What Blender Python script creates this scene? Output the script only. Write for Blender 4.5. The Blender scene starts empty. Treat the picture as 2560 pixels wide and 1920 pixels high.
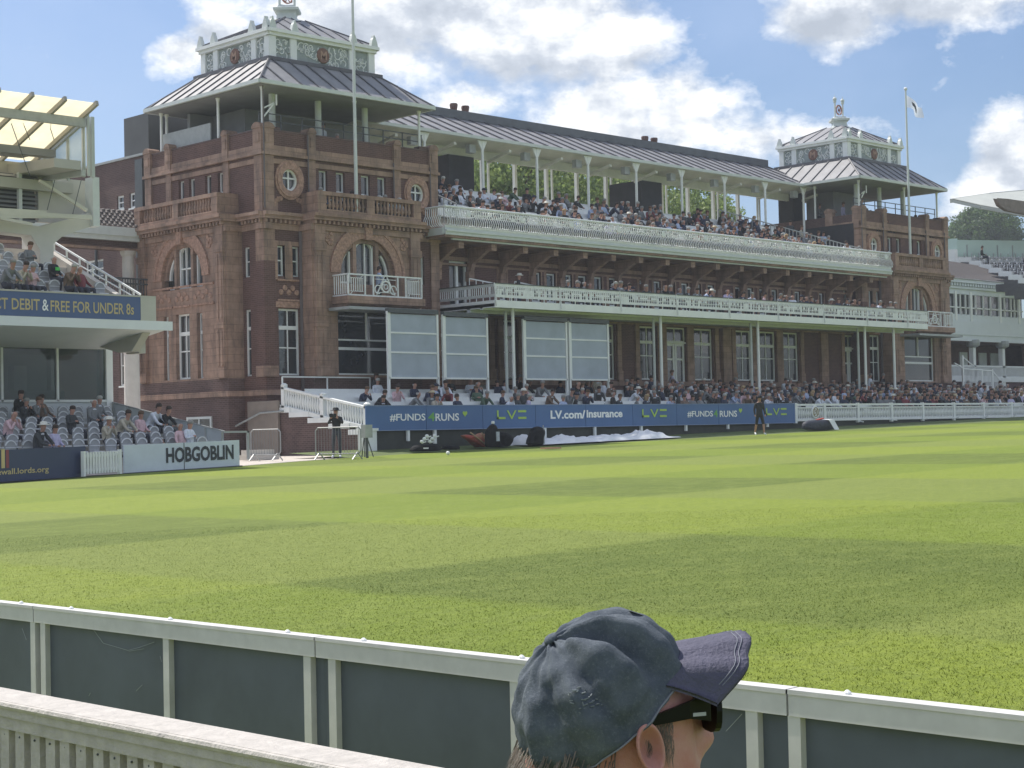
import bpy, math, random
from mathutils import Vector, Matrix
R=math.radians
random.seed(7)
sc=bpy.context.scene
# ---------------- camera ----------------
YAW,PIT,ROL,FPX=0.78261837,0.02918297,-0.02201828,4266.477
CAM=Vector((0,0,1.45))
_fw=Vector((math.sin(YAW)*math.cos(PIT),math.cos(YAW)*math.cos(PIT),math.sin(PIT)))
_rt=Vector((math.cos(YAW),-math.sin(YAW),0)); _up=_rt.cross(_fw)
_r2=_rt*math.cos(ROL)+_up*math.sin(ROL); _u2=-_rt*math.sin(ROL)+_up*math.cos(ROL)
cam=bpy.data.objects.new('camera',bpy.data.cameras.new('camera')); sc.collection.objects.link(cam)
cam.matrix_world=Matrix(((_r2.x,_u2.x,-_fw.x,CAM.x),(_r2.y,_u2.y,-_fw.y,CAM.y),(_r2.z,_u2.z,-_fw.z,CAM.z),(0,0,0,1)))
cam.data.sensor_width=36; cam.data.lens=36*FPX/2560; cam.data.clip_end=3000; cam.data.clip_start=.05
sc.camera=cam
sc.render.resolution_x=1024; sc.render.resolution_y=768
sc.view_settings.view_transform='Standard'; sc.view_settings.look='None'; sc.view_settings.gamma=1
sc.view_settings.exposure=0.27
def ray(px,py): return _r2*((px-1280)/FPX)-_u2*((py-960)/FPX)+_fw
def onY(px,py,Y): v=ray(px,py); return CAM+v*(Y/v.y)
def onX(px,py,X): v=ray(px,py); return CAM+v*(X/v.x)
def GZ(x,y=0): return .06+.0175*x      # the field rises gently to the north
# ---------------- node helpers ----------------
class NT:
    def __init__(s,tree): s.t=tree; s.n=tree.nodes; s.l=tree.links
    def add(s,ty,**k):
        n=s.n.new(ty)
        for a,b in k.items():
            if a=='ins':
                for i,v in b.items(): s.put(n.inputs[i],v)
            else: setattr(n,a,b)
        return n
    def put(s,i,v):
        if isinstance(v,bpy.types.NodeSocket): s.l.new(v,i)
        else: i.default_value=v
    def math(s,op,a,b=0,c=0,clamp=False):
        n=s.add('ShaderNodeMath',operation=op,use_clamp=clamp); s.put(n.inputs[0],a); s.put(n.inputs[1],b)
        if len(n.inputs)>2: s.put(n.inputs[2],c)
        return n.outputs[0]
    def mix(s,f,a,b,mode='MIX'):
        n=s.add('ShaderNodeMix',data_type='RGBA',blend_type=mode); s.put(n.inputs[0],f)
        for i,v in ((6,a),(7,b)): s.put(n.inputs[i],v if isinstance(v,bpy.types.NodeSocket) else (*v,1) if len(v)==3 else v)
        return n.outputs[2]
    def ramp(s,f,st):
        n=s.add('ShaderNodeValToRGB'); e=n.color_ramp.elements
        while len(e)<len(st): e.new(.5)
        for k,(p,c) in zip(e,st): k.position=p; k.color=(*c,1) if len(c)==3 else c
        s.put(n.inputs[0],f); return n.outputs[0]
    def noise(s,vec,scale,det=4,rough=.5,dim=None):
        n=s.add('ShaderNodeTexNoise'); s.put(n.inputs['Scale'],scale); s.put(n.inputs['Detail'],det); s.put(n.inputs['Roughness'],rough)
        if vec is not None: s.l.new(vec,n.inputs['Vector'])
        return n.outputs[0]
def c3(c): return tuple(c)
# ---------------- world ----------------
SUN=Vector((-.07,.68,1)).normalized()
w=bpy.data.worlds.new('World'); sc.world=w; w.use_nodes=True
W=NT(w.node_tree); W.n.clear()
sky=W.add('ShaderNodeTexSky',sky_type='NISHITA',sun_disc=False)
sky.sun_elevation=math.asin(SUN.z); sky.sun_rotation=math.atan2(SUN.x,SUN.y); sky.air_density=1.0; sky.dust_density=1.6; sky.ozone_density=1.2
tc=W.add('ShaderNodeTexCoord').outputs['Generated']
def W_dot(v):
    n=W.add('ShaderNodeVectorMath',operation='DOT_PRODUCT'); W.l.new(tc,n.inputs[0]); n.inputs[1].default_value=v; return n.outputs['Value']
# cloud field on the dome: azimuth/elevation coordinates
sep=W.add('ShaderNodeSeparateXYZ'); W.l.new(tc,sep.inputs[0])
az=W.math('ARCTAN2',sep.outputs[0],sep.outputs[1]); el=W.math('ARCSINE',sep.outputs[2])
cmb=W.add('ShaderNodeCombineXYZ'); W.put(cmb.inputs[0],az); W.put(cmb.inputs[1],W.math('MULTIPLY',el,1.5)); cv=cmb.outputs[0]
n1=W.noise(cv,17,9,.60); n2=W.noise(cv,5,3,.5)
def blob(px,py,rx,ry,amp):
    v=ray(px,py).normalized(); a0=math.atan2(v.x,v.y); e0=math.asin(v.z); k=1/FPX
    dx=W.math('DIVIDE',W.math('SUBTRACT',az,a0),rx*k); dy=W.math('DIVIDE',W.math('SUBTRACT',el,e0),ry*k)
    d=W.math('ADD',W.math('MULTIPLY',dx,dx),W.math('MULTIPLY',dy,dy))
    return W.math('MULTIPLY',W.math('POWER',2.718,W.math('MULTIPLY',d,-1.0)),amp)
tot=None
for b in ((450,130,90,55,.62),(560,80,110,60,.62),(960,90,330,150,.85),(1330,60,360,190,.85),(1560,110,170,110,.6),(1150,230,220,80,.5),(1500,270,300,90,.62),(1700,260,190,120,.62),(1560,330,360,80,.6),(1950,350,190,70,.55),(1000,20,500,90,.7),
          (2080,60,190,110,.72),(2360,10,330,70,.66),(2540,400,130,130,.85),(2330,120,200,40,.15),(1000,215,160,60,.35),(2950,200,300,200,.6),(-500,100,400,200,.5),(1250,-420,1100,200,.5),(130,330,300,30,.12),(1700,330,120,60,.1),(700,-60,600,70,.35),(1980,-700,900,150,.35)):
    s=blob(*b); tot=s if tot is None else W.math('MAXIMUM',tot,s)
# elsewhere on the dome: scattered cloud of its own
far=W.math('GREATER_THAN',W.math('ABSOLUTE',W.math('SUBTRACT',az,YAW)),.62)
tot=W.math('ADD',tot,W.math('MULTIPLY',far,.33))
dens=W.math('ADD',tot,W.math('MULTIPLY',W.math('SUBTRACT',n1,.5),1.55)); dens=W.math('ADD',dens,W.math('MULTIPLY',W.math('SUBTRACT',n2,.5),.45))
mask=W.ramp(dens,[(.22,(0,0,0)),(.36,(.45,.45,.45)),(.54,(1,1,1))])
off=W.add('ShaderNodeVectorMath',operation='ADD'); W.l.new(cv,off.inputs[0]); off.inputs[1].default_value=(.004,.022,0)
n3=W.noise(off.outputs[0],17,9,.6)
sh=W.math('ADD',W.math('MULTIPLY',W.math('SUBTRACT',n1,n3),2.2),W.math('MULTIPLY',dens,-.30)); sh=W.math('ADD',sh,.72)
ccol=W.ramp(sh,[(.10,(4.4,4.9,5.7)),(.38,(5.6,6.1,6.9)),(.62,(8.2,8.5,8.9)),(.82,(10.5,10.5,10.5))])
thin=W.noise(cv,9,5,.55)
sk2=W.mix(W.math('MULTIPLY',W.ramp(thin,[(.38,(0,0,0)),(.72,(1,1,1))]),.32),sky.outputs[0],(5.2,6.0,7.2))
skm=W.mix(1,sk2,(.84,.94,1.10),'MULTIPLY')
allc=W.mix(mask,skm,ccol)
bg=W.add('ShaderNodeBackground'); W.l.new(allc,bg.inputs[0]); bg.inputs[1].default_value=.1
W.l.new(bg.outputs[0],W.add('ShaderNodeOutputWorld').inputs[0])
sl=bpy.data.objects.new('sun',bpy.data.lights.new('sun','SUN')); sc.collection.objects.link(sl)
sl.data.energy=4.7; sl.data.angle=R(.53); sl.data.color=(1,.95,.86)
sl.rotation_euler=SUN.to_track_quat('Z','Y').to_euler(); sl.location=(0,0,60)
# ---------------- materials ----------------
MATS={}
def mat(name,col,rough=.7,var=.15,vscale=3,bump=0,bscale=30,metal=0,spec=.5,kind=None,col2=None,emit=None,alpha=None,trans=None):
    if name in MATS: return MATS[name]
    m=bpy.data.materials.new(name); m.use_nodes=True; T=NT(m.node_tree); b=T.n['Principled BSDF']
    g=T.add('ShaderNodeNewGeometry').outputs['Position']
    b.inputs['Roughness'].default_value=rough; b.inputs['Metallic'].default_value=metal; b.inputs['Specular IOR Level'].default_value=spec
    if kind=='obj':
        oi=T.add('ShaderNodeObjectInfo'); base=oi.outputs['Color']
    else: base=None
    n=T.noise(g,vscale,5,.6)
    f=T.math('ADD',T.math('MULTIPLY',T.math('SUBTRACT',n,.5),2*var*2.0),1)
    cc=T.add('ShaderNodeCombineXYZ',ins={0:f,1:f,2:f}).outputs[0]
    c=T.mix(1,base if base is not None else col,cc,'MULTIPLY')
    if col2:
        n2=T.noise(g,vscale*.35,6,.7); c=T.mix(T.ramp(n2,[(.45,(0,0,0)),(.62,(1,1,1))]),c,T.mix(1,col2,cc,'MULTIPLY'))
    if kind=='brick':
        br=T.add('ShaderNodeTexBrick'); mp=T.add('ShaderNodeSeparateXYZ',ins={0:g})
        u=T.math('ADD',mp.outputs[0],mp.outputs[1]); T.l.new(T.add('ShaderNodeCombineXYZ',ins={0:u,1:mp.outputs[2],2:0.0}).outputs[0],br.inputs['Vector'])
        br.inputs['Scale'].default_value=1; br.inputs['Brick Width'].default_value=.24; br.inputs['Row Height'].default_value=.08; br.inputs['Mortar Size'].default_value=.008
        br.inputs['Color1'].default_value=(*col,1); br.inputs['Color2'].default_value=(*[k*.72 for k in col],1); br.inputs['Mortar'].default_value=(*[min(1,k*1.15+.04) for k in col],1)
        c=T.mix(1,br.outputs[0],cc,'MULTIPLY')
    if kind=='blocks':
        br=T.add('ShaderNodeTexBrick'); mp=T.add('ShaderNodeSeparateXYZ',ins={0:g})
        u=T.math('ADD',mp.outputs[0],mp.outputs[1]); T.l.new(T.add('ShaderNodeCombineXYZ',ins={0:u,1:mp.outputs[2],2:0.0}).outputs[0],br.inputs['Vector'])
        br.inputs['Scale'].default_value=1; br.inputs['Brick Width'].default_value=.62; br.inputs['Row Height'].default_value=.31; br.inputs['Mortar Size'].default_value=.012
        br.inputs['Color1'].default_value=(*col,1); br.inputs['Color2'].default_value=(*[k*.82 for k in col],1); br.inputs['Mortar'].default_value=(*[k*.6 for k in col],1)
        c=T.mix(1,br.outputs[0],cc,'MULTIPLY')
        z=T.noise(T.add('ShaderNodeVectorMath',operation='MULTIPLY',ins={0:g,1:(1.2,1.2,.25)}).outputs[0],1.6,5,.65)
        c=T.mix(T.math('MULTIPLY',T.ramp(z,[(.46,(0,0,0)),(.66,(1,1,1))]),.6),c,(.10,.075,.062)); pk=T.noise(g,.7,5,.6); c=T.mix(T.math('MULTIPLY',T.ramp(pk,[(.5,(0,0,0)),(.68,(1,1,1))]),.35),c,(.43,.30,.24))
    T.l.new(c,b.inputs['Base Color'])
    if bump:
        bn=T.add('ShaderNodeBump'); bn.inputs['Strength'].default_value=bump; bn.inputs['Distance'].default_value=.05; T.put(bn.inputs['Height'],T.noise(g,bscale,5,.6)); T.l.new(bn.outputs[0],b.inputs['Normal'])
    if emit: b.inputs['Emission Color'].default_value=(*emit,1); b.inputs['Emission Strength'].default_value=1
    if trans: # thin translucent sheet
        tr=T.add('ShaderNodeBsdfTranslucent'); T.l.new(c,tr.inputs[0]); mx=T.add('ShaderNodeMixShader',ins={0:trans}); T.l.new(b.outputs[0],mx.inputs[1]); T.l.new(tr.outputs[0],mx.inputs[2]); T.l.new(mx.outputs[0],T.n['Material Output'].inputs[0])
    if alpha is not None:
        tr=T.add('ShaderNodeBsdfTransparent'); tr.inputs[0].default_value=(.86,.95,.92,1); mx=T.add('ShaderNodeMixShader',ins={0:alpha}); T.l.new(tr.outputs[0],mx.inputs[1]); T.l.new(b.outputs[0],mx.inputs[2]); T.l.new(mx.outputs[0],T.n['Material Output'].inputs[0])
    MATS[name]=m; return m
BRICK=mat('red brick',(.130,.068,.055),.85,.22,1.1,kind='brick')
BRICKD=mat('dark red brick',(.115,.070,.063),.85,.22,1.1,kind='brick')
TERRA=mat('buff terracotta',(.365,.236,.176),.75,.3,2.2,.35,14,kind='blocks')
TERRA2=mat('carved terracotta',(.38,.232,.172),.75,.45,9,.9,9)
WHITE=mat('white paint',(.80,.82,.81),.5,.06,2)
IRON=mat('white painted ironwork',(.76,.78,.78),.5,.12,8)
PALE=mat('pale green paint',(.60,.64,.625),.5,.08,3)
LEAD=mat('lead sheet roofing',(.235,.235,.25),.6,.22,1.4,.15,6)
LEADD=mat('lead roll',(.10,.10,.115),.5,.2,2)
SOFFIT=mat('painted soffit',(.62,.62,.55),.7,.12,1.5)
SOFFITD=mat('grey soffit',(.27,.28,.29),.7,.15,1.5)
GLASS=mat('window glass',(.028,.034,.040),.05,.6,.6,.10,1.1,spec=1.0)
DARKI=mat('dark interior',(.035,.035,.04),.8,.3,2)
STONE=mat('pale concrete',(.50,.47,.43),.8,.2,1.2,.15,8)
CREAMW=mat('cream render',(.50,.485,.43),.7,.1,1)
GREY=mat('grey steel',(.36,.38,.38),.45,.15,4)
DGREY=mat('dark grey metal',(.07,.08,.085),.45,.2,4)
BLACK=mat('black fabric',(.018,.02,.022),.8,.3,20,.3,40)
BLUE=mat('blue board',(.068,.148,.335),.5,.08,1)
NAVY=mat('navy board',(.035,.05,.115),.5,.1,1)
BANNER=mat('slate blue banner',(.075,.12,.26),.5,.08,1)
GOLD=mat('gold lettering',(.55,.45,.22),.5,.05)
WLET=mat('white lettering',(.85,.86,.88),.5,.03)
LIME=mat('lime lettering',(.42,.62,.10),.5,.08,6)
GREENL=mat('green lettering',(.16,.42,.10),.5,.05)
BLKL=mat('black lettering',(.025,.03,.045),.5,.05)
TIMBER=mat('weathered painted timber',(.46,.43,.40),.8,.2,14,.3,60)
PFRAME=mat('grey powder coated frame',(.60,.585,.57),.5,.1,10)
SHIRT=mat('clothing',(.5,.5,.5),.85,.2,14,kind='obj')
SKIN=mat('skin',(.42,.23,.175),.6,.15,20)
TROUS=mat('dark trousers',(.05,.055,.075),.9,.3,12)
WSHIRT=mat('white shirt',(.60,.62,.68),.85,.1,12)
HAIR=mat('hair and hats',(.3,.3,.3),.9,.2,30,kind='obj')
MEDAL=mat('terracotta medallion',(.20,.105,.08),.7,.2,9)
TILE=mat('grey clay tiles',(.17,.15,.145),.75,.35,5)
SLATE=mat('brown roof tiles',(.065,.055,.052),.8,.25,3,.4,12)
SCREEN=mat('grey roller fabric',(.38,.43,.50),.75,.11,1.3)
CREAMP=mat('cream translucent canopy',(.86,.78,.55),.6,.16,1.2,trans=.6)
FROST=mat('frosted side glazing',(.62,.64,.58),.35,.1,1,alpha=.62)
GLG=mat('greenish clear glass',(.55,.70,.66),.08,.05,1,alpha=.42)
PANE2=mat('stand glazing',(.045,.065,.068),.04,.4,.8,.05,.8,alpha=.62,spec=.8)
FABW=mat('white tensile fabric',(.55,.57,.53),.6,.08,1,trans=.15)
BRNT=mat('brown timber truss',(.22,.18,.15),.8,.2,3)
SHEET=mat('white ground sheet',(.78,.79,.82),.55,.1,3,.6,5)
SEATG=mat('grey seat plastic',(.33,.34,.355),.5,.1,8)
SEATW=mat('white seat plastic',(.68,.70,.72),.5,.08,8)
PINKC=mat('pale paving',(.50,.45,.41),.85,.15,2)
RED=mat('red cloth',(.42,.05,.03),.8,.2,6)
BARK=mat('bark',(.10,.08,.06),.9,.3,6,.5,12)
def leafmat(name,a,b):
    if name in MATS: return MATS[name]
    m=bpy.data.materials.new(name); m.use_nodes=True; T=NT(m.node_tree); bs=T.n['Principled BSDF']; g=T.add('ShaderNodeNewGeometry')
    c=T.mix(T.ramp(T.noise(g.outputs['Position'],.9,4,.6),[(.38,(0,0,0)),(.62,(1,1,1))]),a,b)
    c=T.mix(T.math('MULTIPLY',g.outputs['Random Per Island'],.5),c,tuple(min(1,k*1.9) for k in b))
    T.l.new(c,bs.inputs['Base Color']); bs.inputs['Roughness'].default_value=.6
    tr=T.add('ShaderNodeBsdfTranslucent'); T.l.new(c,tr.inputs[0]); mx=T.add('ShaderNodeMixShader',ins={0:.42}); T.l.new(bs.outputs[0],mx.inputs[1]); T.l.new(tr.outputs[0],mx.inputs[2]); T.l.new(mx.outputs[0],T.n['Material Output'].inputs[0])
    MATS[name]=m; return m
LEAF=leafmat('plane tree leaves',(.11,.18,.05),(.22,.28,.09))
LEAF2=leafmat('dark tree leaves',(.03,.07,.02),(.08,.135,.035))
def grassmat():
    m=bpy.data.materials.new('mown grass'); m.use_nodes=True; T=NT(m.node_tree); b=T.n['Principled BSDF']
    g=T.add('ShaderNodeNewGeometry').outputs['Position']; s=T.add('ShaderNodeSeparateXYZ',ins={0:g})
    wob=T.math('MULTIPLY',T.math('SUBTRACT',T.noise(g,1.3,4,.6),.5),.30)
    def stripe(co,o,per):
        x=T.math('ADD',T.math('DIVIDE',T.math('SUBTRACT',co,o),per),T.math('DIVIDE',wob,per)); f=T.math('PINGPONG',x,1.0)
        # square wave with softened edges
        w=T.math('SINE',T.math('MULTIPLY',x,math.pi)); return T.math('ADD',T.math('MULTIPLY',w,6.0,clamp=False),.5,clamp=True)
    sx=stripe(s.outputs[0],8.8,5.75); sy=stripe(s.outputs[1],11.75,5.9)
    c=T.mix(sy,(.180,.240,.022),(.245,.298,.042)); c2=T.mix(sy,(.098,.135,.024),(.215,.252,.090))
    c=T.mix(sx,c,c2)
    big=T.noise(g,.22,4,.6); c=T.mix(T.math('MULTIPLY',T.ramp(big,[(.35,(0,0,0)),(.7,(1,1,1))]),.35),c,(.24,.29,.06))
    str_=T.add('ShaderNodeVectorMath',operation='MULTIPLY',ins={0:g,1:(1.0,1.6,1)}).outputs[0]
    n=T.noise(str_,1.7,10,.78); c=T.mix(T.math('MULTIPLY',T.ramp(n,[(.46,(0,0,0)),(.66,(1,1,1))]),.42),c,(.30,.34,.16))
    n2=T.noise(str_,7,8,.82); c=T.mix(T.math('MULTIPLY',T.ramp(n2,[(.40,(1,1,1)),(.56,(0,0,0))]),.38),c,(.065,.105,.010))
    n3=T.noise(g,34,6,.85); c=T.mix(T.math('MULTIPLY',T.ramp(n3,[(.46,(0,0,0)),(.64,(1,1,1))]),.36),c,(.40,.44,.22))
    n4=T.noise(g,90,3,.8); c=T.mix(T.math('MULTIPLY',T.ramp(n4,[(.42,(1,1,1)),(.56,(0,0,0))]),.4),c,(.05,.085,.01))
    c=T.mix(1,c,(.93,.96,.48),'MULTIPLY')
    T.l.new(c,b.inputs['Base Color']); b.inputs['Roughness'].default_value=.75; b.inputs['Specular IOR Level'].default_value=.25
    bn=T.add('ShaderNodeBump'); bn.inputs['Strength'].default_value=.6; bn.inputs['Distance'].default_value=.04; T.put(bn.inputs['Height'],T.noise(g,38,6,.8)); T.l.new(bn.outputs[0],b.inputs['Normal'])
    MATS['grass']=m; return m
GRASS=grassmat()
GRASSD=mat('rough grass bank',(.095,.13,.035),.85,.35,2.5,.6,25)
# ---------------- mesh builder ----------------
COL=sc.collection
ORG={}
class MB:
    def __init__(s,T=None): s.v=[];s.f=[];s.m=[];s.T=T;s.sm=False
    def P(s,p):
        p=Vector(p); s.v.append(s.T(p) if s.T else p); return len(s.v)-1
    def face(s,idx,m=0): s.f.append(tuple(idx)); s.m.append(m)
    def poly(s,pts,m=0): s.face([s.P(p) for p in pts],m); return s
    def box(s,x0,x1,y0,y1,z0,z1,m=0):
        i=[s.P((x,y,z)) for z in (z0,z1) for x,y in ((x0,y0),(x1,y0),(x1,y1),(x0,y1))]
        for q in ((0,3,2,1),(4,5,6,7),(0,1,5,4),(1,2,6,5),(2,3,7,6),(3,0,4,7)): s.face([i[k] for k in q],m)
        return s
    def prism(s,pts,ax,a,b,m=0):
        # pts 2D, extruded along axis ax: 'x':(y,z) 'y':(x,z) 'z':(x,y)
        def mk(p,t): return (t,p[0],p[1]) if ax=='x' else (p[0],t,p[1]) if ax=='y' else (p[0],p[1],t)
        A=[s.P(mk(p,a)) for p in pts]; B=[s.P(mk(p,b)) for p in pts]; n=len(pts)
        s.face(A[::-1],m); s.face(B,m)
        for k in range(n): s.face((A[k],A[(k+1)%n],B[(k+1)%n],B[k]),m)
        return s
    def tube(s,p0,p1,r0,r1=None,n=8,m=0,cap=True):
        p0=Vector(p0);p1=Vector(p1); r1=r0 if r1 is None else r1; d=(p1-p0).normalized(); a=d.orthogonal().normalized(); b=d.cross(a)
        A=[s.P(p0+(a*math.cos(t)+b*math.sin(t))*r0) for t in [2*math.pi*k/n for k in range(n)]]
        B=[s.P(p1+(a*math.cos(t)+b*math.sin(t))*r1) for t in [2*math.pi*k/n for k in range(n)]]
        for k in range(n): s.face((A[k],A[(k+1)%n],B[(k+1)%n],B[k]),m)
        if cap: s.face(A[::-1],m); s.face(B,m)
        return s
    def bar(s,p0,p1,w,h,m=0,up=(0,0,1)):
        p0=Vector(p0);p1=Vector(p1); d=(p1-p0).normalized(); u=Vector(up); a=d.cross(u)
        if a.length<1e-4: a=d.cross(Vector((0,1,0)))
        a.normalize(); b=a.cross(d); a*=w/2; b*=h/2
        i=[s.P(q) for p in (p0,p1) for q in (p-a-b,p+a-b,p+a+b,p-a+b)]
        for q in ((0,3,2,1),(4,5,6,7),(0,1,5,4),(1,2,6,5),(2,3,7,6),(3,0,4,7)): s.face([i[k] for k in q],m)
        return s
    def path(s,pts,r,n=6,m=0):
        for a,b in zip(pts[:-1],pts[1:]): s.tube(a,b,r,n=n,m=m)
        return s
    def lathe(s,c,prof,n=12,m=0,ax='z'):
        c=Vector(c); rows=[]
        for r,h in prof:
            rows.append([s.P(c+(Vector((r*math.cos(t),r*math.sin(t),h)) if ax=='z' else Vector((r*math.cos(t),h,r*math.sin(t))))) for t in [2*math.pi*k/n for k in range(n)]])
        for a,b in zip(rows[:-1],rows[1:]):
            for k in range(n): s.face((a[k],a[(k+1)%n],b[(k+1)%n],b[k]),m)
        s.face(rows[0][::-1],m); s.face(rows[-1],m); return s
    def ring(s,uc,zc,r0,r1,d0,d1,a0=0,a1=360,n=24,m=0,kz=1):
        # flat ring in the x-z plane between depths d0..d1 (y)
        full=abs(a1-a0)>=360; N=n
        g=[[ (uc+r*math.cos(R(a0+(a1-a0)*k/N)),d,zc+kz*r*math.sin(R(a0+(a1-a0)*k/N))) for k in range(N+1)] for r in (r0,r1) for d in (d0,d1)]
        I=[[s.P(p) for p in q] for q in g]
        for k in range(N):
            s.face((I[0][k],I[0][k+1],I[2][k+1],I[2][k]),m); s.face((I[1][k],I[1][k+1],I[3][k+1],I[3][k]),m)
            s.face((I[0][k],I[0][k+1],I[1][k+1],I[1][k]),m); s.face((I[2][k],I[2][k+1],I[3][k+1],I[3][k]),m)
        if not full:
            for k in (0,N): s.face((I[0][k],I[1][k],I[3][k],I[2][k]),m)
        return s
    def archfill(s,uc,zs,r,u0,u1,zt,d0,d1,n=20,m=0,kz=1):
        # wall between a half round opening and a rectangle above it
        pts=[(uc+r*math.cos(R(180*k/n)),zs+kz*r*math.sin(R(180*k/n))) for k in range(n+1)]
        for d in (d0,d1):
            for a,b in zip(pts[:-1],pts[1:]): s.poly(((a[0],d,a[1]),(b[0],d,b[1]),(b[0],d,zt),(a[0],d,zt)),m)
            s.poly(((u1,d,zs),(pts[0][0],d,zs),(pts[0][0],d,zt),(u1,d,zt)),m) if u1>pts[0][0]+.001 else None
            s.poly(((u0,d,zs),(pts[-1][0],d,zs),(pts[-1][0],d,zt),(u0,d,zt)),m) if u0<pts[-1][0]-.001 else None
        for a,b in zip(pts[:-1],pts[1:]): s.poly(((a[0],d0,a[1]),(b[0],d0,b[1]),(b[0],d1,b[1]),(a[0],d1,a[1])),m)
        return s
    def wall(s,u0,u1,z0,z1,d0,d1,ops=(),m=0):
        us=sorted({u0,u1,*[o[0] for o in ops],*[o[1] for o in ops]}); us=[u for u in us if u0<=u<=u1]
        for a,b in zip(us[:-1],us[1:]):
            mid=(a+b)/2; cuts=sorted([(o[2],o[3]) for o in ops if o[0]<=mid<=o[1]]); z=z0
            for lo,hi in cuts:
                if lo>z: s.box(a,b,d0,d1,z,lo,m)
                z=max(z,hi)
            if z<z1: s.box(a,b,d0,d1,z,z1,m)
        return s
    def ball(s,c,r,n=10,m=0,sz=1):
        s.lathe(c,[(r*math.sin(math.pi*k/6+.001),-r*sz*math.cos(math.pi*k/6)) for k in range(7)],n,m); return s
def obj(name,mb,mats,parent=None,label=None,smooth=False,org=None):
    if not isinstance(mats,(list,tuple)): mats=[mats]
    o3=Vector((0,0,0))
    root=parent
    while root is not None and root.parent: root=root.parent
    if root is not None: o3=ORG.get(root.name,Vector((0,0,0)))
    if org is not None: o3=Vector(org)
    me=bpy.data.meshes.new(name); me.from_pydata([v-o3 for v in mb.v],[],mb.f)
    for m in mats: me.materials.append(m)
    me.polygons.foreach_set('material_index',mb.m)
    if smooth: me.polygons.foreach_set('use_smooth',[True]*len(mb.f))
    me.update(); o=bpy.data.objects.new(name,me); COL.objects.link(o)
    if parent is not None: o.parent=parent
    elif org is not None: o.location=o3; ORG[o.name]=o3
    if label: o['label']=label
    return o
def tag(o,label,cat,group=None,kind=None):
    o['label']=label; o['category']=cat
    if group: o['group']=group
    if kind: o['kind']=kind
    return o
def struct(o): o['kind']='structure'; return o
def thing(name,loc,label,cat,group=None,kind=None):
    e=bpy.data.objects.new(name,None); COL.objects.link(e); e.location=loc; ORG[e.name]=Vector(loc); e.empty_display_size=.2
    return tag(e,label,cat,group,kind)
def copy_tree(o,parent=None):
    c=o.copy(); COL.objects.link(c); c.parent=parent
    for ch in list(o.children): copy_tree(ch,c)
    return c
_F={}
def text_mb(txt,u0,u1,z0,h,y,T=None,bold=.02,depth=.006,m=0,mb=None,shear=0,fit=True):
    cu=bpy.data.curves.new('t','FONT'); cu.body=txt; cu.size=1; cu.offset=bold; cu.extrude=.0; cu.shear=shear; cu.resolution_u=3
    ob=bpy.data.objects.new('t',cu); COL.objects.link(ob); dg=bpy.context.evaluated_depsgraph_get(); me=bpy.data.meshes.new_from_object(ob.evaluated_get(dg))
    vs=[v.co.copy() for v in me.vertices]; fs=[tuple(p.vertices) for p in me.polygons]
    bpy.data.objects.remove(ob); bpy.data.curves.remove(cu); bpy.data.meshes.remove(me)
    x0=min(v.x for v in vs);x1=max(v.x for v in vs);b0=min(v.y for v in vs);b1=max(v.y for v in vs)
    mb=mb or MB(T); ids=[mb.P((u0+(v.x-x0)/(x1-x0)*(u1-u0),y,z0+(v.y-b0)/(b1-b0)*h)) for v in vs]
    for f in fs: mb.face([ids[k] for k in f],m)
    return mb
# ================= SETTING: ground =================
m=MB()
def grid(mb,x0,x1,y0,y1,nx,ny,fz):
    I=[[mb.P((x0+(x1-x0)*i/nx,y0+(y1-y0)*j/ny,fz(x0+(x1-x0)*i/nx,y0+(y1-y0)*j/ny))) for i in range(nx+1)] for j in range(ny+1)]
    for j in range(ny):
        for i in range(nx): mb.face((I[j][i],I[j][i+1],I[j+1][i+1],I[j+1][i]))
grid(m,-900,1200,-900,1500,12,12,lambda x,y:(.0175*max(-60,min(x,160))-.12))
struct(obj('ground',m,mat('earth',(.12,.13,.08),.9,.3,.2)))
# playing field with its far boundary
m=MB()
edge=[(-60,18),(0,33),(12,37.4),(21.8,41.1),(26.5,43.1),(32.3,44.55),(35.5,46.0),(38.6,47.0),(41,47.6),(47,47.9),(55.5,47.5),(65.5,47.35),(87.6,47.55),(130,48)]
A=[m.P((x,y,GZ(x))) for x,y in edge]; B=[m.P((x,-60,GZ(x))) for x,_ in edge]
for k in range(len(edge)-1): m.face((B[k],B[k+1],A[k+1],A[k]))
struct(obj('playing_field',m,GRASS))
# rough bank between field and terrace, dark boundary strip, paving in the gap
m=MB()
pts=[(38.6,47.0),(41,47.6),(47,47.9),(55.5,47.5),(65.5,47.35),(87.6,47.55),(130,48)]
random.seed(3)
for (x0,y0),(x1,y1) in zip(pts[:-1],pts[1:]):
    k=max(1,int((x1-x0)/1.5))
    for i in range(k):
        a=x0+(x1-x0)*i/k; b=x0+(x1-x0)*(i+1)/k; ya=y0+(y1-y0)*i/k; yb=y0+(y1-y0)*(i+1)/k
        m.poly(((a,ya,GZ(a)-.01),(b,yb,GZ(b)-.01),(b,50.6,GZ(b)+.18),(a,50.6,GZ(a)+.18)))
struct(obj('grass_bank',m,GRASSD))
m=MB(); m.poly(((32,44.6,GZ(32)-.03),(38.7,47.0,GZ(38.7)-.03),(42,50.7,GZ(42)-.02),(42.5,80,GZ(42)-.02),(22,80,GZ(22)-.02),(22,44.6,GZ(22)-.03)))
struct(obj('paving',m,PINKC))
m=MB()
for (x0,y0),(x1,y1) in zip(edge[:-1],edge[1:]): m.poly(((x0,y0-.06,GZ(x0)+.006),(x1,y1-.06,GZ(x1)+.006),(x1,y1+.10,GZ(x1)+.006),(x0,y0+.10,GZ(x0)+.006)))
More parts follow.
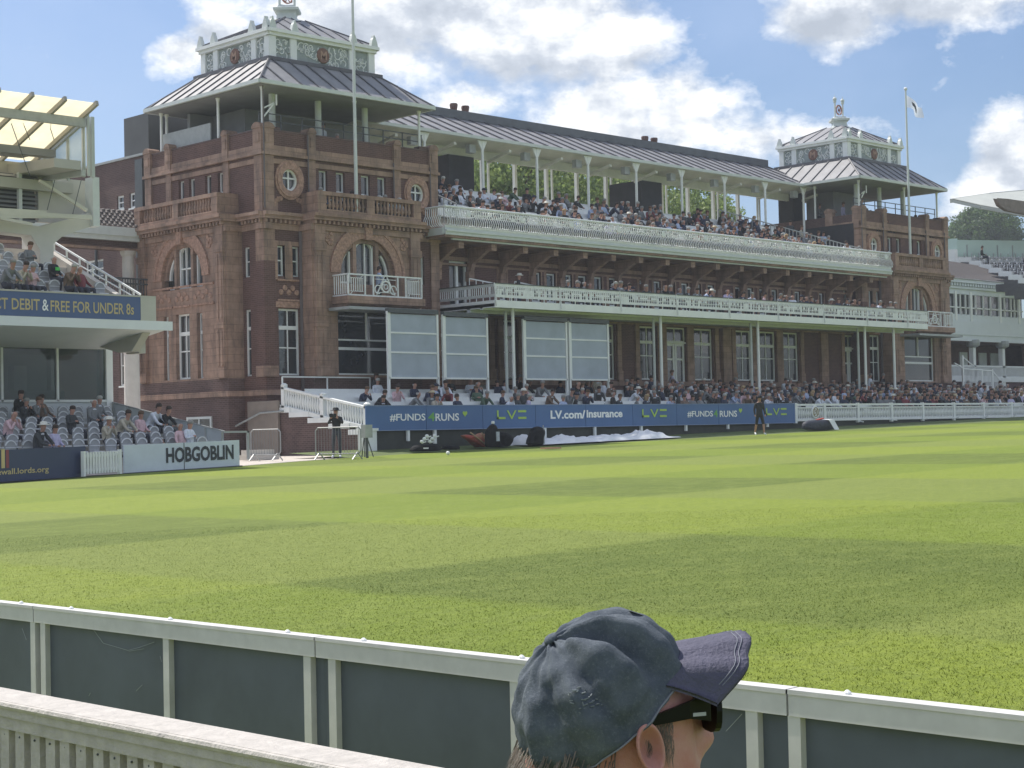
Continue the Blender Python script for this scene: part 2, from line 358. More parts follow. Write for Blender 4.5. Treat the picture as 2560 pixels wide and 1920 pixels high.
tag(obj('boundary_board',m,DGREY,org=(47,47.8,GZ(47))),'thin dark edging strip running along the far boundary of the grass','edging')
# ================= PAVILION =================
P=thing('pavilion',(46,56,1.0),'long red brick and terracotta cricket pavilion with two roofed towers and white balconies','pavilion')
FY=56.3
def win(par,name,T,u0,u1,z0,z1,d,mull=1,trans=(),fw=.07,thick=.05,arch=False,pane=True,mt=None,low=0):
    """a window: frame (part) and pane (sub-part); d is the depth of the glass behind the wall face (negative y outward)"""
    f=MB(T); y0,y1=-d-.03,-d+.05
    f.box(u0,u0+fw,y0-.02,y1,z0,z1); f.box(u1-fw,u1,y0-.02,y1,z0,z1); f.box(u0+fw,u1-fw,y0-.02,y1,z1-fw,z1); f.box(u0+fw,u1-fw,y0-.02,y1,z0,z0+fw+low)
    for k in range(mull):
        c=u0+(u1-u0)*(k+1)/(mull+1); f.box(c-thick/2,c+thick/2,y0,y1-.005,z0+fw+low,z1-fw)
    for t in trans:
        tz,tw=t if isinstance(t,tuple) else (t,.05); f.box(u0+fw,u1-fw,y0-.012,y1-.01,tz-tw/2,tz+tw/2)
    f.box(u0-.05,u1+.05,y0-.12,y1,z0-.07,z0)
    o=obj(name,f,mt or WHITE,par)
    if pane: obj('pane',MB(T).box(u0+.02,u1-.02,y1-.045,y1-.03,z0+.02,z1-.02),GLASS,o)
    return o
def TF(X0,Y0): return lambda p:Vector((X0+p.x,Y0+p.y,p.z))          # front face: u->X, y inward
def TS(X0,Y0): return lambda p:Vector((X0-.004+p.y,Y0+.004+p.x,p.z))          # south face: u->Y, y inward
SF=.9858
def face(par,T,W,bay,side=False,ocu=True):
    """one decorated tower elevation, u from the corner; returns nothing, makes parts"""
    b0,b1=bay; bc=(b0+b1)/2; D=.8
    # --- openings
    gops=[]; uops=[]; wl=[]
    if not side:
        gops=[(.66,1.75,4.06,6.81),(.64,1.0,8.15,9.4),(1.38,1.79,8.15,9.4),(8.25,8.95,4.06,6.81),(8.3,8.75,8.15,9.4)]
        wins=[(2.9,3.35),(3.82,4.3),(5.2,5.7),(6.12,6.6)]; pil=[(0,.5),(2.28,2.68),(7.0,7.4),(W-.5,W)]; oc=[1.32,8.35]
    else:
        gops=[(1.0,1.42,4.06,6.81),(1.0,1.42,8.15,9.4)]
        wins=[(2.72,3.16),(3.64,4.08),(4.86,5.28),(5.66,6.08)]; pil=[(0,.5),(2.28,2.68),(6.55,6.95),(W-.5,W)]; oc=[]
    # brick wall at d=0
    ops=[(a,b,11.0,12.72) for a,b in wins]+[(c-.45,c+.45,11.7,12.6) for c in oc]
    wm=MB(T); wm.wall(0,b0+.05,.4,10.3,0,.35,gops); wm.wall(b1-.05,W,.4,10.3,0,.35,gops); wm.wall(0,W,10.3,14.12,0,.35,ops)
    obj('wall',wm,BRICK,par)
    # --- terracotta bay
    t=MB(T)
    if side: low=[(bc-.52,bc+.52,4.06,6.84),(bc-1.45,bc-1.05,4.06,6.8),(bc+1.05,bc+1.45,4.06,6.8)]
    else: low=[(bc-1.67,bc+1.67,4.07,6.84)]
    wb=MB(T); wb.wall(b0,b1,.4,3.98,-D,.3); obj('bay_base',wb,BRICKD,par)
    t.wall(b0,b1,3.98,7.9,-D,.3,low); t.archfill(bc,8.35,1.52,b0,b1,10.3,-D,-D+.35); 
    t.box(b0-.004,b0+.3,-D+.006,.2,7.9,10.3); t.box(b1-.3,b1+.004,-D+.006,.2,7.9,10.3)
    if True: t.box(b0,bc-1.52,-D,-D+.35,7.9,8.35); t.box(bc+1.52,b1,-D,-D+.35,7.9,8.35)
    obj('bay',t,TERRA,par)
    t=MB(T); t.ring(bc,8.35,1.52,2.0,-D-.05,-D+.1,0,180,24); t.ring(bc,8.35,1.9,2.06,-D-.085,-D+.1,0,180,24)
    t.prism([(bc-.16,9.8),(bc+.16,9.8),(bc+.22,10.42),(bc-.22,10.42)],'y',-D-.16,-D+.05)
    for s in (-1,1):                                   # carved spandrels
        for k in range(7): t.lathe((bc+s*(1.95+.12*(k%3)),-D-.01,9.55+.13*(k//2)),[(.085,-.03),(.10,0),(.05,.05)],6,ax='y')
    obj('arch_surround',t,TERRA2,par)
    # arch infill: posts, door window, curved side lights
    t=MB(T); y=-D+.38
    t.box(bc-1.6,bc+1.6,y,y+.05,7.9,10.0); obj('arch_glazing',t,GLASS,par)
    t=MB(T)
    for s in (-1,1): t.box(bc+s*.62-.09,bc+s*.62+.09,y-.28,y-.02,7.9,9.72)
    t.ring(bc,8.35,1.34,1.53,y-.25,y-.03,0,180,20); obj('arch_post',t,TERRA,par)
    t=MB(T)
    t.box(bc-.5,bc-.42,y-.14,y-.01,7.95,9.62); t.box(bc+.42,bc+.5,y-.14,y-.01,7.95,9.62); t.ring(bc,9.38,.42,.52,y-.14,y-.01,20,160,10,kz=.8); t.box(bc+.06,bc+.11,y-.1,y-.01,7.95,9.7)
    if side: t.box(bc-.42,bc+.42,y-.1,y-.01,8.75,8.81); t.box(bc-.5,bc+.5,y-.16,y-.01,7.9,8.0)
    for s in (-1,1):
        t.ring(bc,8.35,1.24,1.33,y-.12,y-.01,0 if s>0 else 138,42 if s>0 else 180,10); t.box(bc+s*.78-.04,bc+s*.78+.04,y-.12,y-.01,7.95,9.3)
        t.box(min(bc+s*.78,bc+s*1.3),max(bc+s*.78,bc+s*1.3),y-.12,y-.01,7.95,8.02)
    obj('arch_window',t,WHITE,par)
    # pilasters on the bay edges and carved panels
    for a in (b0+.08,b1-.62):
        t=MB(T); t.box(a,a+.54,-D-.14,-D+.05,4.0,10.3); t.box(a-.06,a+.60,-D-.2,-D+.05,4.0,4.42); t.box(a-.05,a+.59,-D-.19,-D+.05,6.05,6.3); t.box(a-.05,a+.59,-D-.19,-D+.05,9.2,9.5)
        for k in (0,1): t.box(a+.09+.24*k,a+.21+.24*k,-D-.17,-D-.1,6.45,9.1); t.box(a+.09+.24*k,a+.21+.24*k,-D-.17,-D-.1,4.5,5.95)
        obj('pilaster',t,TERRA,par)
    t=MB(T)
    for a,b in ([(b0+.9,bc-.7),(bc-.6,bc+.6),(bc+.7,b1-.9)] if side else [(.62,1.8)]):
        dd=D if side else 0
        t.box(a,b,-dd-.06,-dd+.02,7.12,7.2);t.box(a,b,-dd-.06,-dd+.02,7.95,8.03); c=(a+b)/2
        for k in range(5): t.lathe((c+(k-2)*(b-a)*.17,-dd-.01,7.58+.09*((k%2)*2-1)),[(.11,-.03),(.13,0),(.06,.06)],7,ax='y')
    if not side: t.box(.5,1.9,-.05,.02,6.85,7.1)
    obj('carved_panel',t,TERRA2,par)
    # quoins, bands, cornices
    t=MB(T)
    t.box(-.06,.5,-.06,.4,8.75,10.3); obj('quoin_base',MB(T).box(-.1,.55,-.11,.4,4.0,4.45),TERRA,par); obj('corner_brickwork',MB(T).box(-.055,.5,-.055,.4,4.45,8.75),BRICK,par)
    if not side: obj('quoin',MB(T).box(W-.5,W+.02,-.06,.4,4.0,10.3),TERRA,par); obj('quoin',t,TERRA,par); t=MB(T); t.box(.5,.64,-.04,.1,8.0,9.55); t.box(1.0,1.38,-.04,.1,8.0,9.55); t.box(.5,1.9,-.05,.1,9.42,9.6); t.box(1.0,1.38,-.07,.1,8.0,9.45)
    obj('window_surround' if not side else 'quoin',t,TERRA,par); t=MB(T)
    t.box(-.08,b0,-.09,.35,3.24,3.47); t.box(b0-.05,b1+.05,-D-.09,.2,3.24,3.47); t.box(b1,W,-.09,.35,3.24,3.47)
    obj('base_course',t,TERRA,par)
    t=MB(T)
    for (a,b,d) in ((-.2,b0-.1,.0),(b0-.1,b1+.1,D),(b1+.1,W+.1,0)):
        t.box(a,b,-d-.10,.3,10.05,10.3); t.box(a,b,-d-.34,.3,10.46,10.60); t.box(a,b,-d-.42,.3,10.60,10.74)
        u=a+.1
        while u<b-.12: t.box(u,u+.11,-d-.26,.2,10.31,10.45); u+=.24
    obj('cornice',t,TERRA,par)
    t=MB(T)
    for a,b in pil: t.box(a-.04 if a==0 else a,b,-.08,.2,10.74,13.1)
    t.box(-.06,W+.04,-.05,.3,12.78,12.98); t.box(-.14,W+.08,-.16,.36,13.10,13.22); t.box(-.06,W+.04,-.07,.36,13.22,13.52)
    if not side:
        for c in oc: t.box(c-.95,c-.6,-.03,.1,10.8,11.2)
    obj('string_course',t,TERRA,par)
    for k,(a,b) in enumerate(pil):
        t=MB(T); a0=a-.06 if a==0 else a
        t.box(a0,b,-.12,.42,13.22,14.2); t.box(a0+.1,b-.1,-.15,-.1,13.6,14.02); c=(a0+b)/2
        t.prism([(c+(b-a0)/2*1.12*math.cos(R(q)),14.2+.24*math.sin(R(q))) for q in range(0,181,20)],'y',-.16,.44)
        obj('parapet_pier',t,TERRA,par)
    m2=MB(T).box(.5,W-.5,-.02,.37,14.12,14.19); obj('coping',m2,BRICKD,par)
    if not side: obj('coping_step',MB(T).box(W-1.0,W-.5,-.01,.36,14.19,14.32).box(.5,.9,-.01,.36,14.19,14.3),BRICKD,par)
    # balustraded balcony over the bay
    B0,B1=(bc-2.85,bc+2.85) if not side else (b0+.2,b1-.1)
    yb=-D-.30; t=MB(T)
    t.box(B0,B1,yb,.1,10.74,10.92); t.box(B0,B1,yb,yb+.26,11.5,11.66)
    for a in (B0,bc-.2,B1-.42): t.box(a,a+.42,yb+.01,yb+.25,10.92,11.5)
    for a in (B0+.003,B1-.263): t.box(a,a+.26,yb+.262,.0,10.92,11.655)
    u=B0+.5
    while u<B1-.5:
        if not (bc-.28<u<bc+.3): t.lathe((u,yb+.13,10.92),[(.05,0),(.05,.06),(.085,.2),(.045,.42),(.06,.52),(.06,.58)],8)
        u+=.2
    obj('balustrade',t,TERRA,par)
    # windows
    for a,b in wins: win(par,'window',T,a,b,11.0,12.72,-.18,0,(11.9,),.06)
    if not side:
        win(par,'window',T,.66,1.75,4.06,6.81,-.16,1,((6.03,.16),5.2),.08)
        win(par,'window',T,.64,1.0,8.15,9.4,-.16,0,(8.8,),.06); win(par,'window',T,1.38,1.79,8.15,9.4,-.16,0,(8.8,),.06)
        win(par,'window',T,8.25,8.95,4.06,6.81,-.16,0,(5.4,),.07); win(par,'window',T,8.3,8.75,8.15,9.4,-.16,0,(8.8,),.06)
        win(par,'window',T,bc-1.67,bc+1.67,4.07,6.84,D-.2,0,((5.55,.07),(5.18,.12)),.07)
        obj('mullion',MB(T).box(bc-.03,bc+.03,-D+.12,-D+.2,5.58,6.78),WHITE,par)
        for c in oc:
            t=MB(T); t.ring(c,12.15,.42,.66,-.12,.12,0,360,24,kz=1.08); t.ring(c,12.15,.60,.74,-.07,.1,0,360,24,kz=1.12)
            for s in (-1,1):
                for k in range(5): t.lathe((c+s*(.45+.12*k),-.02,11.35-.10*k*k*.3),[(.10,-.02),(.12,0),(.05,.05)],6,ax='y'); t.lathe((c+s*(.2+.1*k),-.02,12.93-.02*k),[(.07,-.02),(.08,0),(.03,.04)],6,ax='y')
            o=obj('round_surround',t,TERRA2,par)
            t=MB(T); t.ring(c,12.15,.34,.42,.02,.12,0,360,24,kz=1.1); t.box(c-.03,c+.03,.04,.1,11.75,12.55); t.box(c-.36,c+.36,.045,.105,12.2,12.26); o=obj('round_window',t,WHITE,par)
            obj('pane',MB(T).box(c-.45,c+.45,.12,.14,11.7,12.6),GLASS,o)
    else:
        win(par,'window',T,1.0,1.42,4.06,6.81,-.16,0,((6.03,.14),5.2),.07); win(par,'window',T,1.0,1.42,8.15,9.4,-.16,0,(8.8,),.06)
        win(par,'window',T,bc-.52,bc+.52,4.06,6.84,D-.22,1,((6.0,.16),5.25),.08)
        for s in (-1,1): win(par,'window',T,bc+s*1.25-.2,bc+s*1.25+.2,4.06,6.8,D-.22,0,((6.0,.14),5.25),.06)
def mansard(par,x0,x1,y0,y1):
    # eave / ring levels
    ze,zr=16.06,17.56; rx0,rx1,ry0,ry1=x0+2.1,x1-1.35,y0+2.15,y1-1.0
    m=MB()
    E=[(x0,y0),(x1,y0),(x1,y1),(x0,y1)]; G=[(rx0,ry0),(rx1,ry0),(rx1,ry1),(rx0,ry1)]
    for k in range(4):
        a,b=E[k],E[(k+1)%4]; c,d=G[(k+1)%4],G[k]
        m.poly(((*a,ze),(*b,ze),(*c,zr),(*d,zr)))
    rf=obj('roof',m,LEAD,par)
    m=MB()
    for k in range(4):
        a,b=Vector((*E[k],ze)),Vector((*E[(k+1)%4],ze)); c,d=Vector((*G[(k+1)%4],zr)),Vector((*G[k],zr))
        m.tube(a,d,.06,n=6)
        ax=(b-a).normalized(); L=(b-a).length; ins0=(d-a).dot(ax); ins1=(b-c).dot(ax); up=((d-a)-ax*ins0)
        u=.35
        while u<L-.2:
            f=min(1,u/ins0,(L-u)/ins1); m.bar(a+ax*u+Vector((0,0,.03)),a+ax*u+up*f+Vector((0,0,.03)),.06,.07); u+=.92
    m.box(rx0-.12,rx1+.12,ry0-.12,ry1+.12,zr-.06,zr+.10)
    obj('roof_roll',m,LEADD,rf)
    m=MB()                                            # gutter
    for a,b in zip(E,E[1:]+E[:1]): m.bar((*a,ze-.06),(*b,ze-.06),.16,.16)
    obj('gutter',m,PALE,rf)
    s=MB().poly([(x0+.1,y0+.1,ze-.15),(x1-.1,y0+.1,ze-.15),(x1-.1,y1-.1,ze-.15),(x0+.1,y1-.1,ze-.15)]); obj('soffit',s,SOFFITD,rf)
    # lantern
    zb,zt=zr+.08,zr+1.38; lx0,lx1,ly0,ly1=rx0+.14,rx1-.14,ry0+.14,ry1-.14
    m=MB(); m.box(lx0+.1,lx1-.1,ly0+.1,ly1-.1,zb,zt-.3); ln=obj('lantern',m,PALE,par)
    faces=[(TF(lx0,ly0),lx1-lx0),(TS(lx0,ly0),ly1-ly0),(lambda p:Vector((lx1-p.y,ly0+p.x,p.z)),ly1-ly0)]
    for fi,(T,W) in enumerate(faces):
        m=MB(T); q=[0,W*.22,W*.78,W]
        for k,u in enumerate(q):
            a=u if k==0 else u-.34 if k==3 else u-.17; m.box(a,a+.34,-.02,.2,zb,zt-.32)
        m.box(-.05,W+.05,-.10,.2,zt-.32,zt-.18); m.box(-.12,W+.12,-.22,.2,zt-.18,zt-.04)
        obj('lantern_frame',m,WHITE,ln)
        rnd=random.Random(fi+3)
        for a,b in ((q[0]+.34,q[1]-.17),(q[1]+.17,q[2]-.17),(q[2]+.17,q[3]-.34)):
            m=MB(T); m.box(a,b,.07,.10,zb,zt-.34,1)
            n=int((b-a)*13)
            for k in range(n):
                c=(a+.12+(b-a-.24)*rnd.random(),zb+.15+(zt-zb-.62)*rnd.random()); r=rnd.uniform(.06,.15); s0=rnd.uniform(0,360); m.ring(c[0],c[1],r,r+.035,.03,.09,s0,s0+rnd.uniform(170,300),8)
            obj('fretwork',m,[WHITE,mat('grey lead backing',(.30,.34,.34),.7,.2,5)],ln)  # plain grey panel behind the fretwork rings
        c=W/2; zc=(zb+zt-.36)/2+.02; m=MB(T); m.lathe((c,-.0,zc),[(.30,-.02),(.34,0),(.34,.04)],20,ax='y'); md=obj('medallion',m,MEDAL,ln)
        m=text_mb('M',c-.17,c+.17,zc-.19,.38,-.035,T,.03); obj('letter',m,mat('medallion letter',(.42,.27,.20),.7,.1),md)
        for k,u in enumerate(q):
            m=MB(T); u=u+.1 if k==0 else u-.1 if k==3 else u
            m.prism([(u-.2,zt-.04),(u+.2,zt-.04),(u+.16,zt+.12),(u+.09,zt+.3),(u+.04,zt+.36),(u+.02,zt+.47),(u-.04,zt+.47),(u-.06,zt+.36),(u-.11,zt+.28),(u-.16,zt+.12)],'y',-.16,.02)
            obj('acroterion',m,PALE,ln)
    # cap roof and finial frame
    zc=zr+2.55; cx=(rx0+rx1)/2; cy=(ry0+ry1)/2; m=MB(); t=.55
    E=[(lx0-.1,ly0-.1),(lx1+.1,ly0-.1),(lx1+.1,ly1+.1),(lx0-.1,ly1+.1)]; G=[(cx-t,cy-t),(cx+t,cy-t),(cx+t,cy+t),(cx-t,cy+t)]
    for k in range(4):
        a,b=E[k],E[(k+1)%4]; c,d=G[(k+1)%4],G[k]; m.poly(((*a,zt-.02),(*b,zt-.02),(*c,zc),(*d,zc)))
    rf=obj('cap_roof',m,LEAD,par); m=MB()
    for k in range(4):
        a,b=Vector((*E[k],zt)),Vector((*E[(k+1)%4],zt)); c,d=Vector((*G[(k+1)%4],zc)),Vector((*G[k],zc)); m.tube(a,d,.05,n=5)
        ax=(b-a).normalized(); L=(b-a).length; i0=(d-a).dot(ax); up=(d-a)-ax*i0; u=.4
        while u<L-.3: m.bar(a+ax*u,a+ax*u+up*min(1,u/i0,(L-u)/i0),.05,.06); u+=.8
    obj('roof_roll',m,LEADD,rf)
    m=MB(); m.lathe((cx,cy,zc-.15),[(.95,0),(.62,.18),(.55,.42),(.60,.5),(.78,.55),(.80,.66),(.55,.72),(.50,.80)],4); ped=obj('pedestal',m,PALE,par)
    z0=zc+.6; m=MB()
    for s in (-1,1): m.tube((cx+s*.42,cy,z0),(cx+s*.42,cy,z0+1.0),.055); m.ball((cx+s*.42,cy,z0+1.15),.13); m.lathe((cx+s*.42,cy,z0+.9),[(.05,0),(.12,.1),(.05,.16)],8); m.tube((cx+s*.42,cy,z0+1.28),(cx+s*.42,cy,z0+1.42),.03,.005)
    m.bar((cx-.42,cy,z0+.08),(cx+.42,cy,z0+.08),.05,.06)
    obj('finial',m,PALE,ped)
    m=MB(TF(cx,cy)); m.ring(0,z0+.5,.26,.31,-.03,.03); m.ring(0,z0+.5,.32,.345,-.02,.02,20,160,10); text_mb('M',-.14,.14,z0+.38,.25,-.02,None,.03,mb=m); text_mb('CC',-.30,.30,z0+.26,.46,-.01,None,.0,mb=m); m.bar((-.42,0,z0+.5),(-.26,0,z0+.5),.03,.03); m.bar((.42,0,z0+.5),(.26,0,z0+.5),.03,.03)
    obj('monogram',m,mat('red brown ironwork',(.30,.12,.09),.6,.1),ped)
def tower(X0,south):
    par=P; W=9.6; D=8.6
    face(par,TF(X0,FY),W,(1.82,7.78))
    if south: face(par,TS(X0,FY),D,(1.5,8.0),True)
    else:
        T=TS(X0,FY); m=MB(T); m.wall(.36,D,3,13.95,0,.35); obj('wall',m,BRICKD,par)
        t=MB(T); t.box(0,.5,-.06,.3,10.3,14.2); t.box(1.9,2.4,-.06,.3,12.4,14.2); t.box(0,2.3,-.08,.3,13.1,13.5); t.box(0,2.4,-.05,.3,12.4,12.8); t.prism([(.25+.3*math.cos(R(q)),14.2+.24*math.sin(R(q))) for q in range(0,181,20)],'y',-.1,.4); t.prism([(2.15+.3*math.cos(R(q)),14.2+.24*math.sin(R(q))) for q in range(0,181,20)],'y',-.1,.4); obj('corner_pier',t,TERRA,par)
    m=MB(); m.box(X0+W-.35,X0+W,FY+.35,FY+D,.4,14.12); m.box(X0+.35,X0+W-.35,FY+D-.35,FY+D,.4,14.12); m.box(X0+.3,X0+W-.3,FY+.3,FY+D-.3,13.1,13.3); obj('wall',m,BRICK,par)
    m=MB()
    for k in range(5): m.box(X0+W+.003,X0+W+.08,FY+.2+k*1.9,FY+.6+k*1.9,10.8,14.3)
    obj('string_course',m,TERRA,par)
    sx=0 if south else -.2; mansard(par,X0-.45+sx,X0+9.1+sx,FY-.5,FY+7.95)
    # posts under the eaves
    for (x,y) in ((.1,.1),(5.0,.1),(W-.9,.1),(.1,3.2),(.1,7.5),(.45,7.6),(W-.9,7.5),(W-.9,4.3)):
        m=MB(); m.tube((X0+x,FY+y,13.3),(X0+x,FY+y,15.95),.06,n=8); m.lathe((X0+x,FY+y,15.75),[(.06,0),(.09,.1),(.11,.18)],8); obj('post',m,WHITE,par)
    for (x,y) in ((1.35,1.1),(6.4,1.1),(3.8,1.1)): obj('inner_post',MB().tube((X0+x,FY+y,13.3),(X0+x,FY+y,15.95),.14,n=10),PALE,par)
    m=MB()
    for z in (14.65,14.95): m.bar((X0+.3,FY+.6,z),(X0+W-.3,FY+.6,z),.04,.04)
    for k in range(9): m.bar((X0+.3+k*1.12,FY+.6,14.1),(X0+.3+k*1.12,FY+.6,14.97),.04,.04)
    obj('guard_rail',m,DGREY,par)
    m=MB()
    for a,b,c in (((.1,.1,15.0),(.75,.1,15.35),(.75,.1,15.6)),): m.bar((X0+a[0],FY+a[1],a[2]),(X0+b[0],FY+b[1],b[2]),.05,.05); m.bar((X0+b[0],FY,15.2),(X0+b[0],FY,15.65),.05,.05); m.bar((X0+a[0],FY+.1,14.6),(X0+b[0],FY+.1,15.35),.05,.05)
    obj('lamp_bracket',m,WHITE,par)
    return par
XL,XR=41.9,85.1
tower(XL,True); tower(XR,False)
# rooms under the roofs
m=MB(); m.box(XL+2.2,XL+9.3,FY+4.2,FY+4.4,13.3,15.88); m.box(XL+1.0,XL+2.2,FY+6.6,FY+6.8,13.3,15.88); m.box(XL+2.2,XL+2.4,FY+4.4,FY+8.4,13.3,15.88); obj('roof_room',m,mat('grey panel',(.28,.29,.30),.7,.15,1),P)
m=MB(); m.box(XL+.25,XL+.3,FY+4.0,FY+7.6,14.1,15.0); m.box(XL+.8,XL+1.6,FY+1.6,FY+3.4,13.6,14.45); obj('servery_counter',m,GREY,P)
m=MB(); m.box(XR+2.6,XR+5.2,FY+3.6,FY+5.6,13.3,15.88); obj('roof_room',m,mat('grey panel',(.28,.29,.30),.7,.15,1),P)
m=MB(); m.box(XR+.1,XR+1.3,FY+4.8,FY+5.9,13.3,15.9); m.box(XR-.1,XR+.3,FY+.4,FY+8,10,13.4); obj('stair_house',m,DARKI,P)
# ---- central range: main wall ----
MY=57.0; XA,XB=XL+9.6,XR
def ux(px,py=900): return onY(px,py,MY).x-XA
gw=[(1520,1538),(1601,1643),(1735,1783),(1841,1880),(1899,1940),(1958,1997)]
gd=[(1667,1716),(2113,2139)]
fw=[(1247,1265),(1328,1351),(1365,1388),(1409.5,1429),(1444,1466),(1484,1504),(1521,1540),(1597,1617),(1633,1651),(1670,1686),(1702,1719),(1737,1751),(1767.5,1784),(1836,1852.5),(1867,1881),(1896,1912),(1927,1941),(1957,1972),(1984.6,1999),(2046,2057)]
fd=[(1123,1169),(2107.5,2129)]
ops=[]; T=TF(XA,MY)
G=[(ux(a),ux(b)) for a,b in gw]+[(.5,1.5),(4.7,5.6),(6.4,8.2)]; GD=[(ux(a),ux(b)) for a,b in gd]+[(2.6,3.6)]
FW=[(ux(a,690),ux(b,690)) for a,b in fw]; FD=[(ux(a,690),ux(b,690)) for a,b in fd]
ops+=[(a,b,4.06,6.8) for a,b in G]+[(a,b,3.15,6.8) for a,b in GD]+[(a,b,7.75,9.15) for a,b in FW]+[(a,b,7.25,9.42) for a,b in FD]
m=MB(T); m.wall(0,XB-XA,.6,10.5,0,.35,ops); obj('main_wall',m,BRICK,P)
for a,b in G: win(P,'window',T,a,b,4.06,6.8,-.16,1 if b-a>.9 else 0,((6.0,.15),5.3),.08)
for a,b in G[3:6]: pass
for a,b in GD:
    win(P,'door_light',T,a,b,6.05,6.8,-.16,1 if b-a>1 else 0,(),.07)
    f=MB(T); c=(a+b)/2
    for s,e in (((a,c),(c,b)) if b-a>1 else ((a,b),)):
        f.box(s+.02,s+.16,.12,.2,3.15,6.0); f.box(e-.16,e-.02,.12,.2,3.15,6.0); f.box(s+.16,e-.16,.12,.2,3.15,3.95); f.box(s+.16,e-.16,.12,.2,5.1,5.2); f.box(s+.16,e-.16,.12,.2,5.85,6.0)
    o=obj('door',f,WHITE,P); obj('pane',MB(T).box(a+.05,b-.05,.17,.19,3.9,5.9),GLASS,o)
for a,b in FW: win(P,'window',T,a,b,7.75,9.15,-.14,0,(8.5,),.07)
for a,b in FD:
    f=MB(T); c=(a+b)/2; f.box(a,a+.09,.1,.2,7.25,9.42); f.box(b-.09,b,.1,.2,7.25,9.42); f.box(a,b,.1,.2,9.33,9.42); f.box(c-.07,c+.07,.1,.2,7.25,9.33)
    o=obj('balcony_door',f,WHITE,P); obj('pane',MB(T).box(a+.05,b-.05,.2,.22,7.25,9.35),GLASS,o)
# terracotta dressings on the main wall
t=MB(T); L=XB-XA
t.box(0,L,-.06,.1,3.75,3.98); t.box(0,L,-.05,.1,6.86,6.95)
t.box(0,L,-.08,.1,9.42,9.6); t.box(0,L,-.05,.1,9.2,9.3)
for a,b in FW: t.box(a-.16,a,-.03,.1,7.6,9.2); t.box(b,b+.1,-.03,.1,7.6,9.2)
ed=sorted(G+GD)
for (a,b),(c,d) in zip(ed[:-1],ed[1:]):
    if c-b>.9:
        for u in (b+.12,c-.42): t.box(u,u+.3,-.09,.1,3.98,6.86); t.box(u-.04,u+.34,-.13,.1,3.98,4.5)
        if c-b>2.0: u=(b+c)/2; t.box(u-.35,u+.35,-.2,.1,3.98,6.86)
    else: t.box(b+.04,c-.04,-.07,.1,3.98,6.86)
obj('dressings',t,TERRA,P)
# brackets that carry the upper balcony
nb=17
for k in range(nb):
    u=.5+(L-1.0)*k/(nb-1); m=MB(T); m.prism([(0,8.9),(0,10.0),(-1.5,10.05),(-1.5,9.9),(-.35,9.3),(-.12,8.6),(0,8.6)],'x',u-.11,u+.11); m.box(u-.16,u+.16,-1.7,-1.42,9.78,10.06); m.box(u-.17,u+.17,-.2,.05,8.5,8.95)
    obj('bracket',m,TERRA,P)
# ---- upper balcony ----
YU=54.97; U0,U1=50.72,86.2
m=MB(); m.box(U0,U1,YU+.02,MY,10.18,10.32); obj('balcony_soffit',m,TERRA,P)
m=MB(); m.box(U0,U1,YU-.05,YU+.1,10.28,10.42); m.box(U0,U1,YU-.12,YU+.1,10.42,10.50); m.box(U0,U1,YU-.02,YU+.1,10.50,10.62); m.box(U0-.05,U0+.08,YU+.1,FY,10.28,10.60); m.box(U0+.6,U1-.2,YU+.16,YU+.28,10.1,10.17)
obj('balcony_fascia',m,PALE,P)
m=MB(); m.tube((U0,YU-.02,11.53),(U1,YU-.02,11.53),.055,n=8); m.tube((U0,YU,11.53),(U0,FY,11.53),.05,n=8)
m.bar((U0,YU+.02,10.66),(U1,YU+.02,10.66),.06,.07); m.bar((U0,YU+.0,11.14),(U1,YU,11.14),.04,.03)
u=U0+.06; k=0
def bel(x,y,dx,dy):
    # bellied bar
    pr=[(0,10.66),(-.13,10.74),(-.17,10.88),(-.11,11.04),(-.03,11.16),(0,11.5)]
    for (a,z),(b,z2) in zip(pr[:-1],pr[1:]): m.bar((x+dx*a,y+dy*a,z),(x+dx*b,y+dy*b,z2),.035,.02,up=(dy,dx,0))
while u<U1-.03:
    bel(u,YU+.02,0,1); u+=.135
v=YU+.15
while v<FY: bel(U0+.0,v,1,0); v+=.135
obj('upper_railing',m,IRON,P)
m=MB(); rnd=random.Random(5); u=U0+.1
while u<U1-.15:                                  # scrollwork band and foliate lower band
    r=rnd.uniform(.06,.085); m.ring(u,11.33,r,r+.035,YU-.05,YU-.015,rnd.uniform(0,90),rnd.uniform(250,360),9)
    for q in (0,1): rr=rnd.uniform(.025,.045); m.ring(u+rnd.uniform(-.06,.06),11.2+.22*q+rnd.uniform(-.02,.02),rr*.3,rr,YU-.045,YU-.02,0,360,6)
    rr=rnd.uniform(.03,.045); m.ring(u+.05,10.70+rnd.uniform(-.02,.02),rr*.4,rr,YU-.19,YU-.15,0,360,6)
    u+=.155
u=U0+.5
while u<U1: m.lathe((u+.9,YU-.06,11.27),[(.13,-.02),(.15,0),(.05,.05)],9,ax='y'); u+=3.35
obj('scrollwork',m,IRON,P)
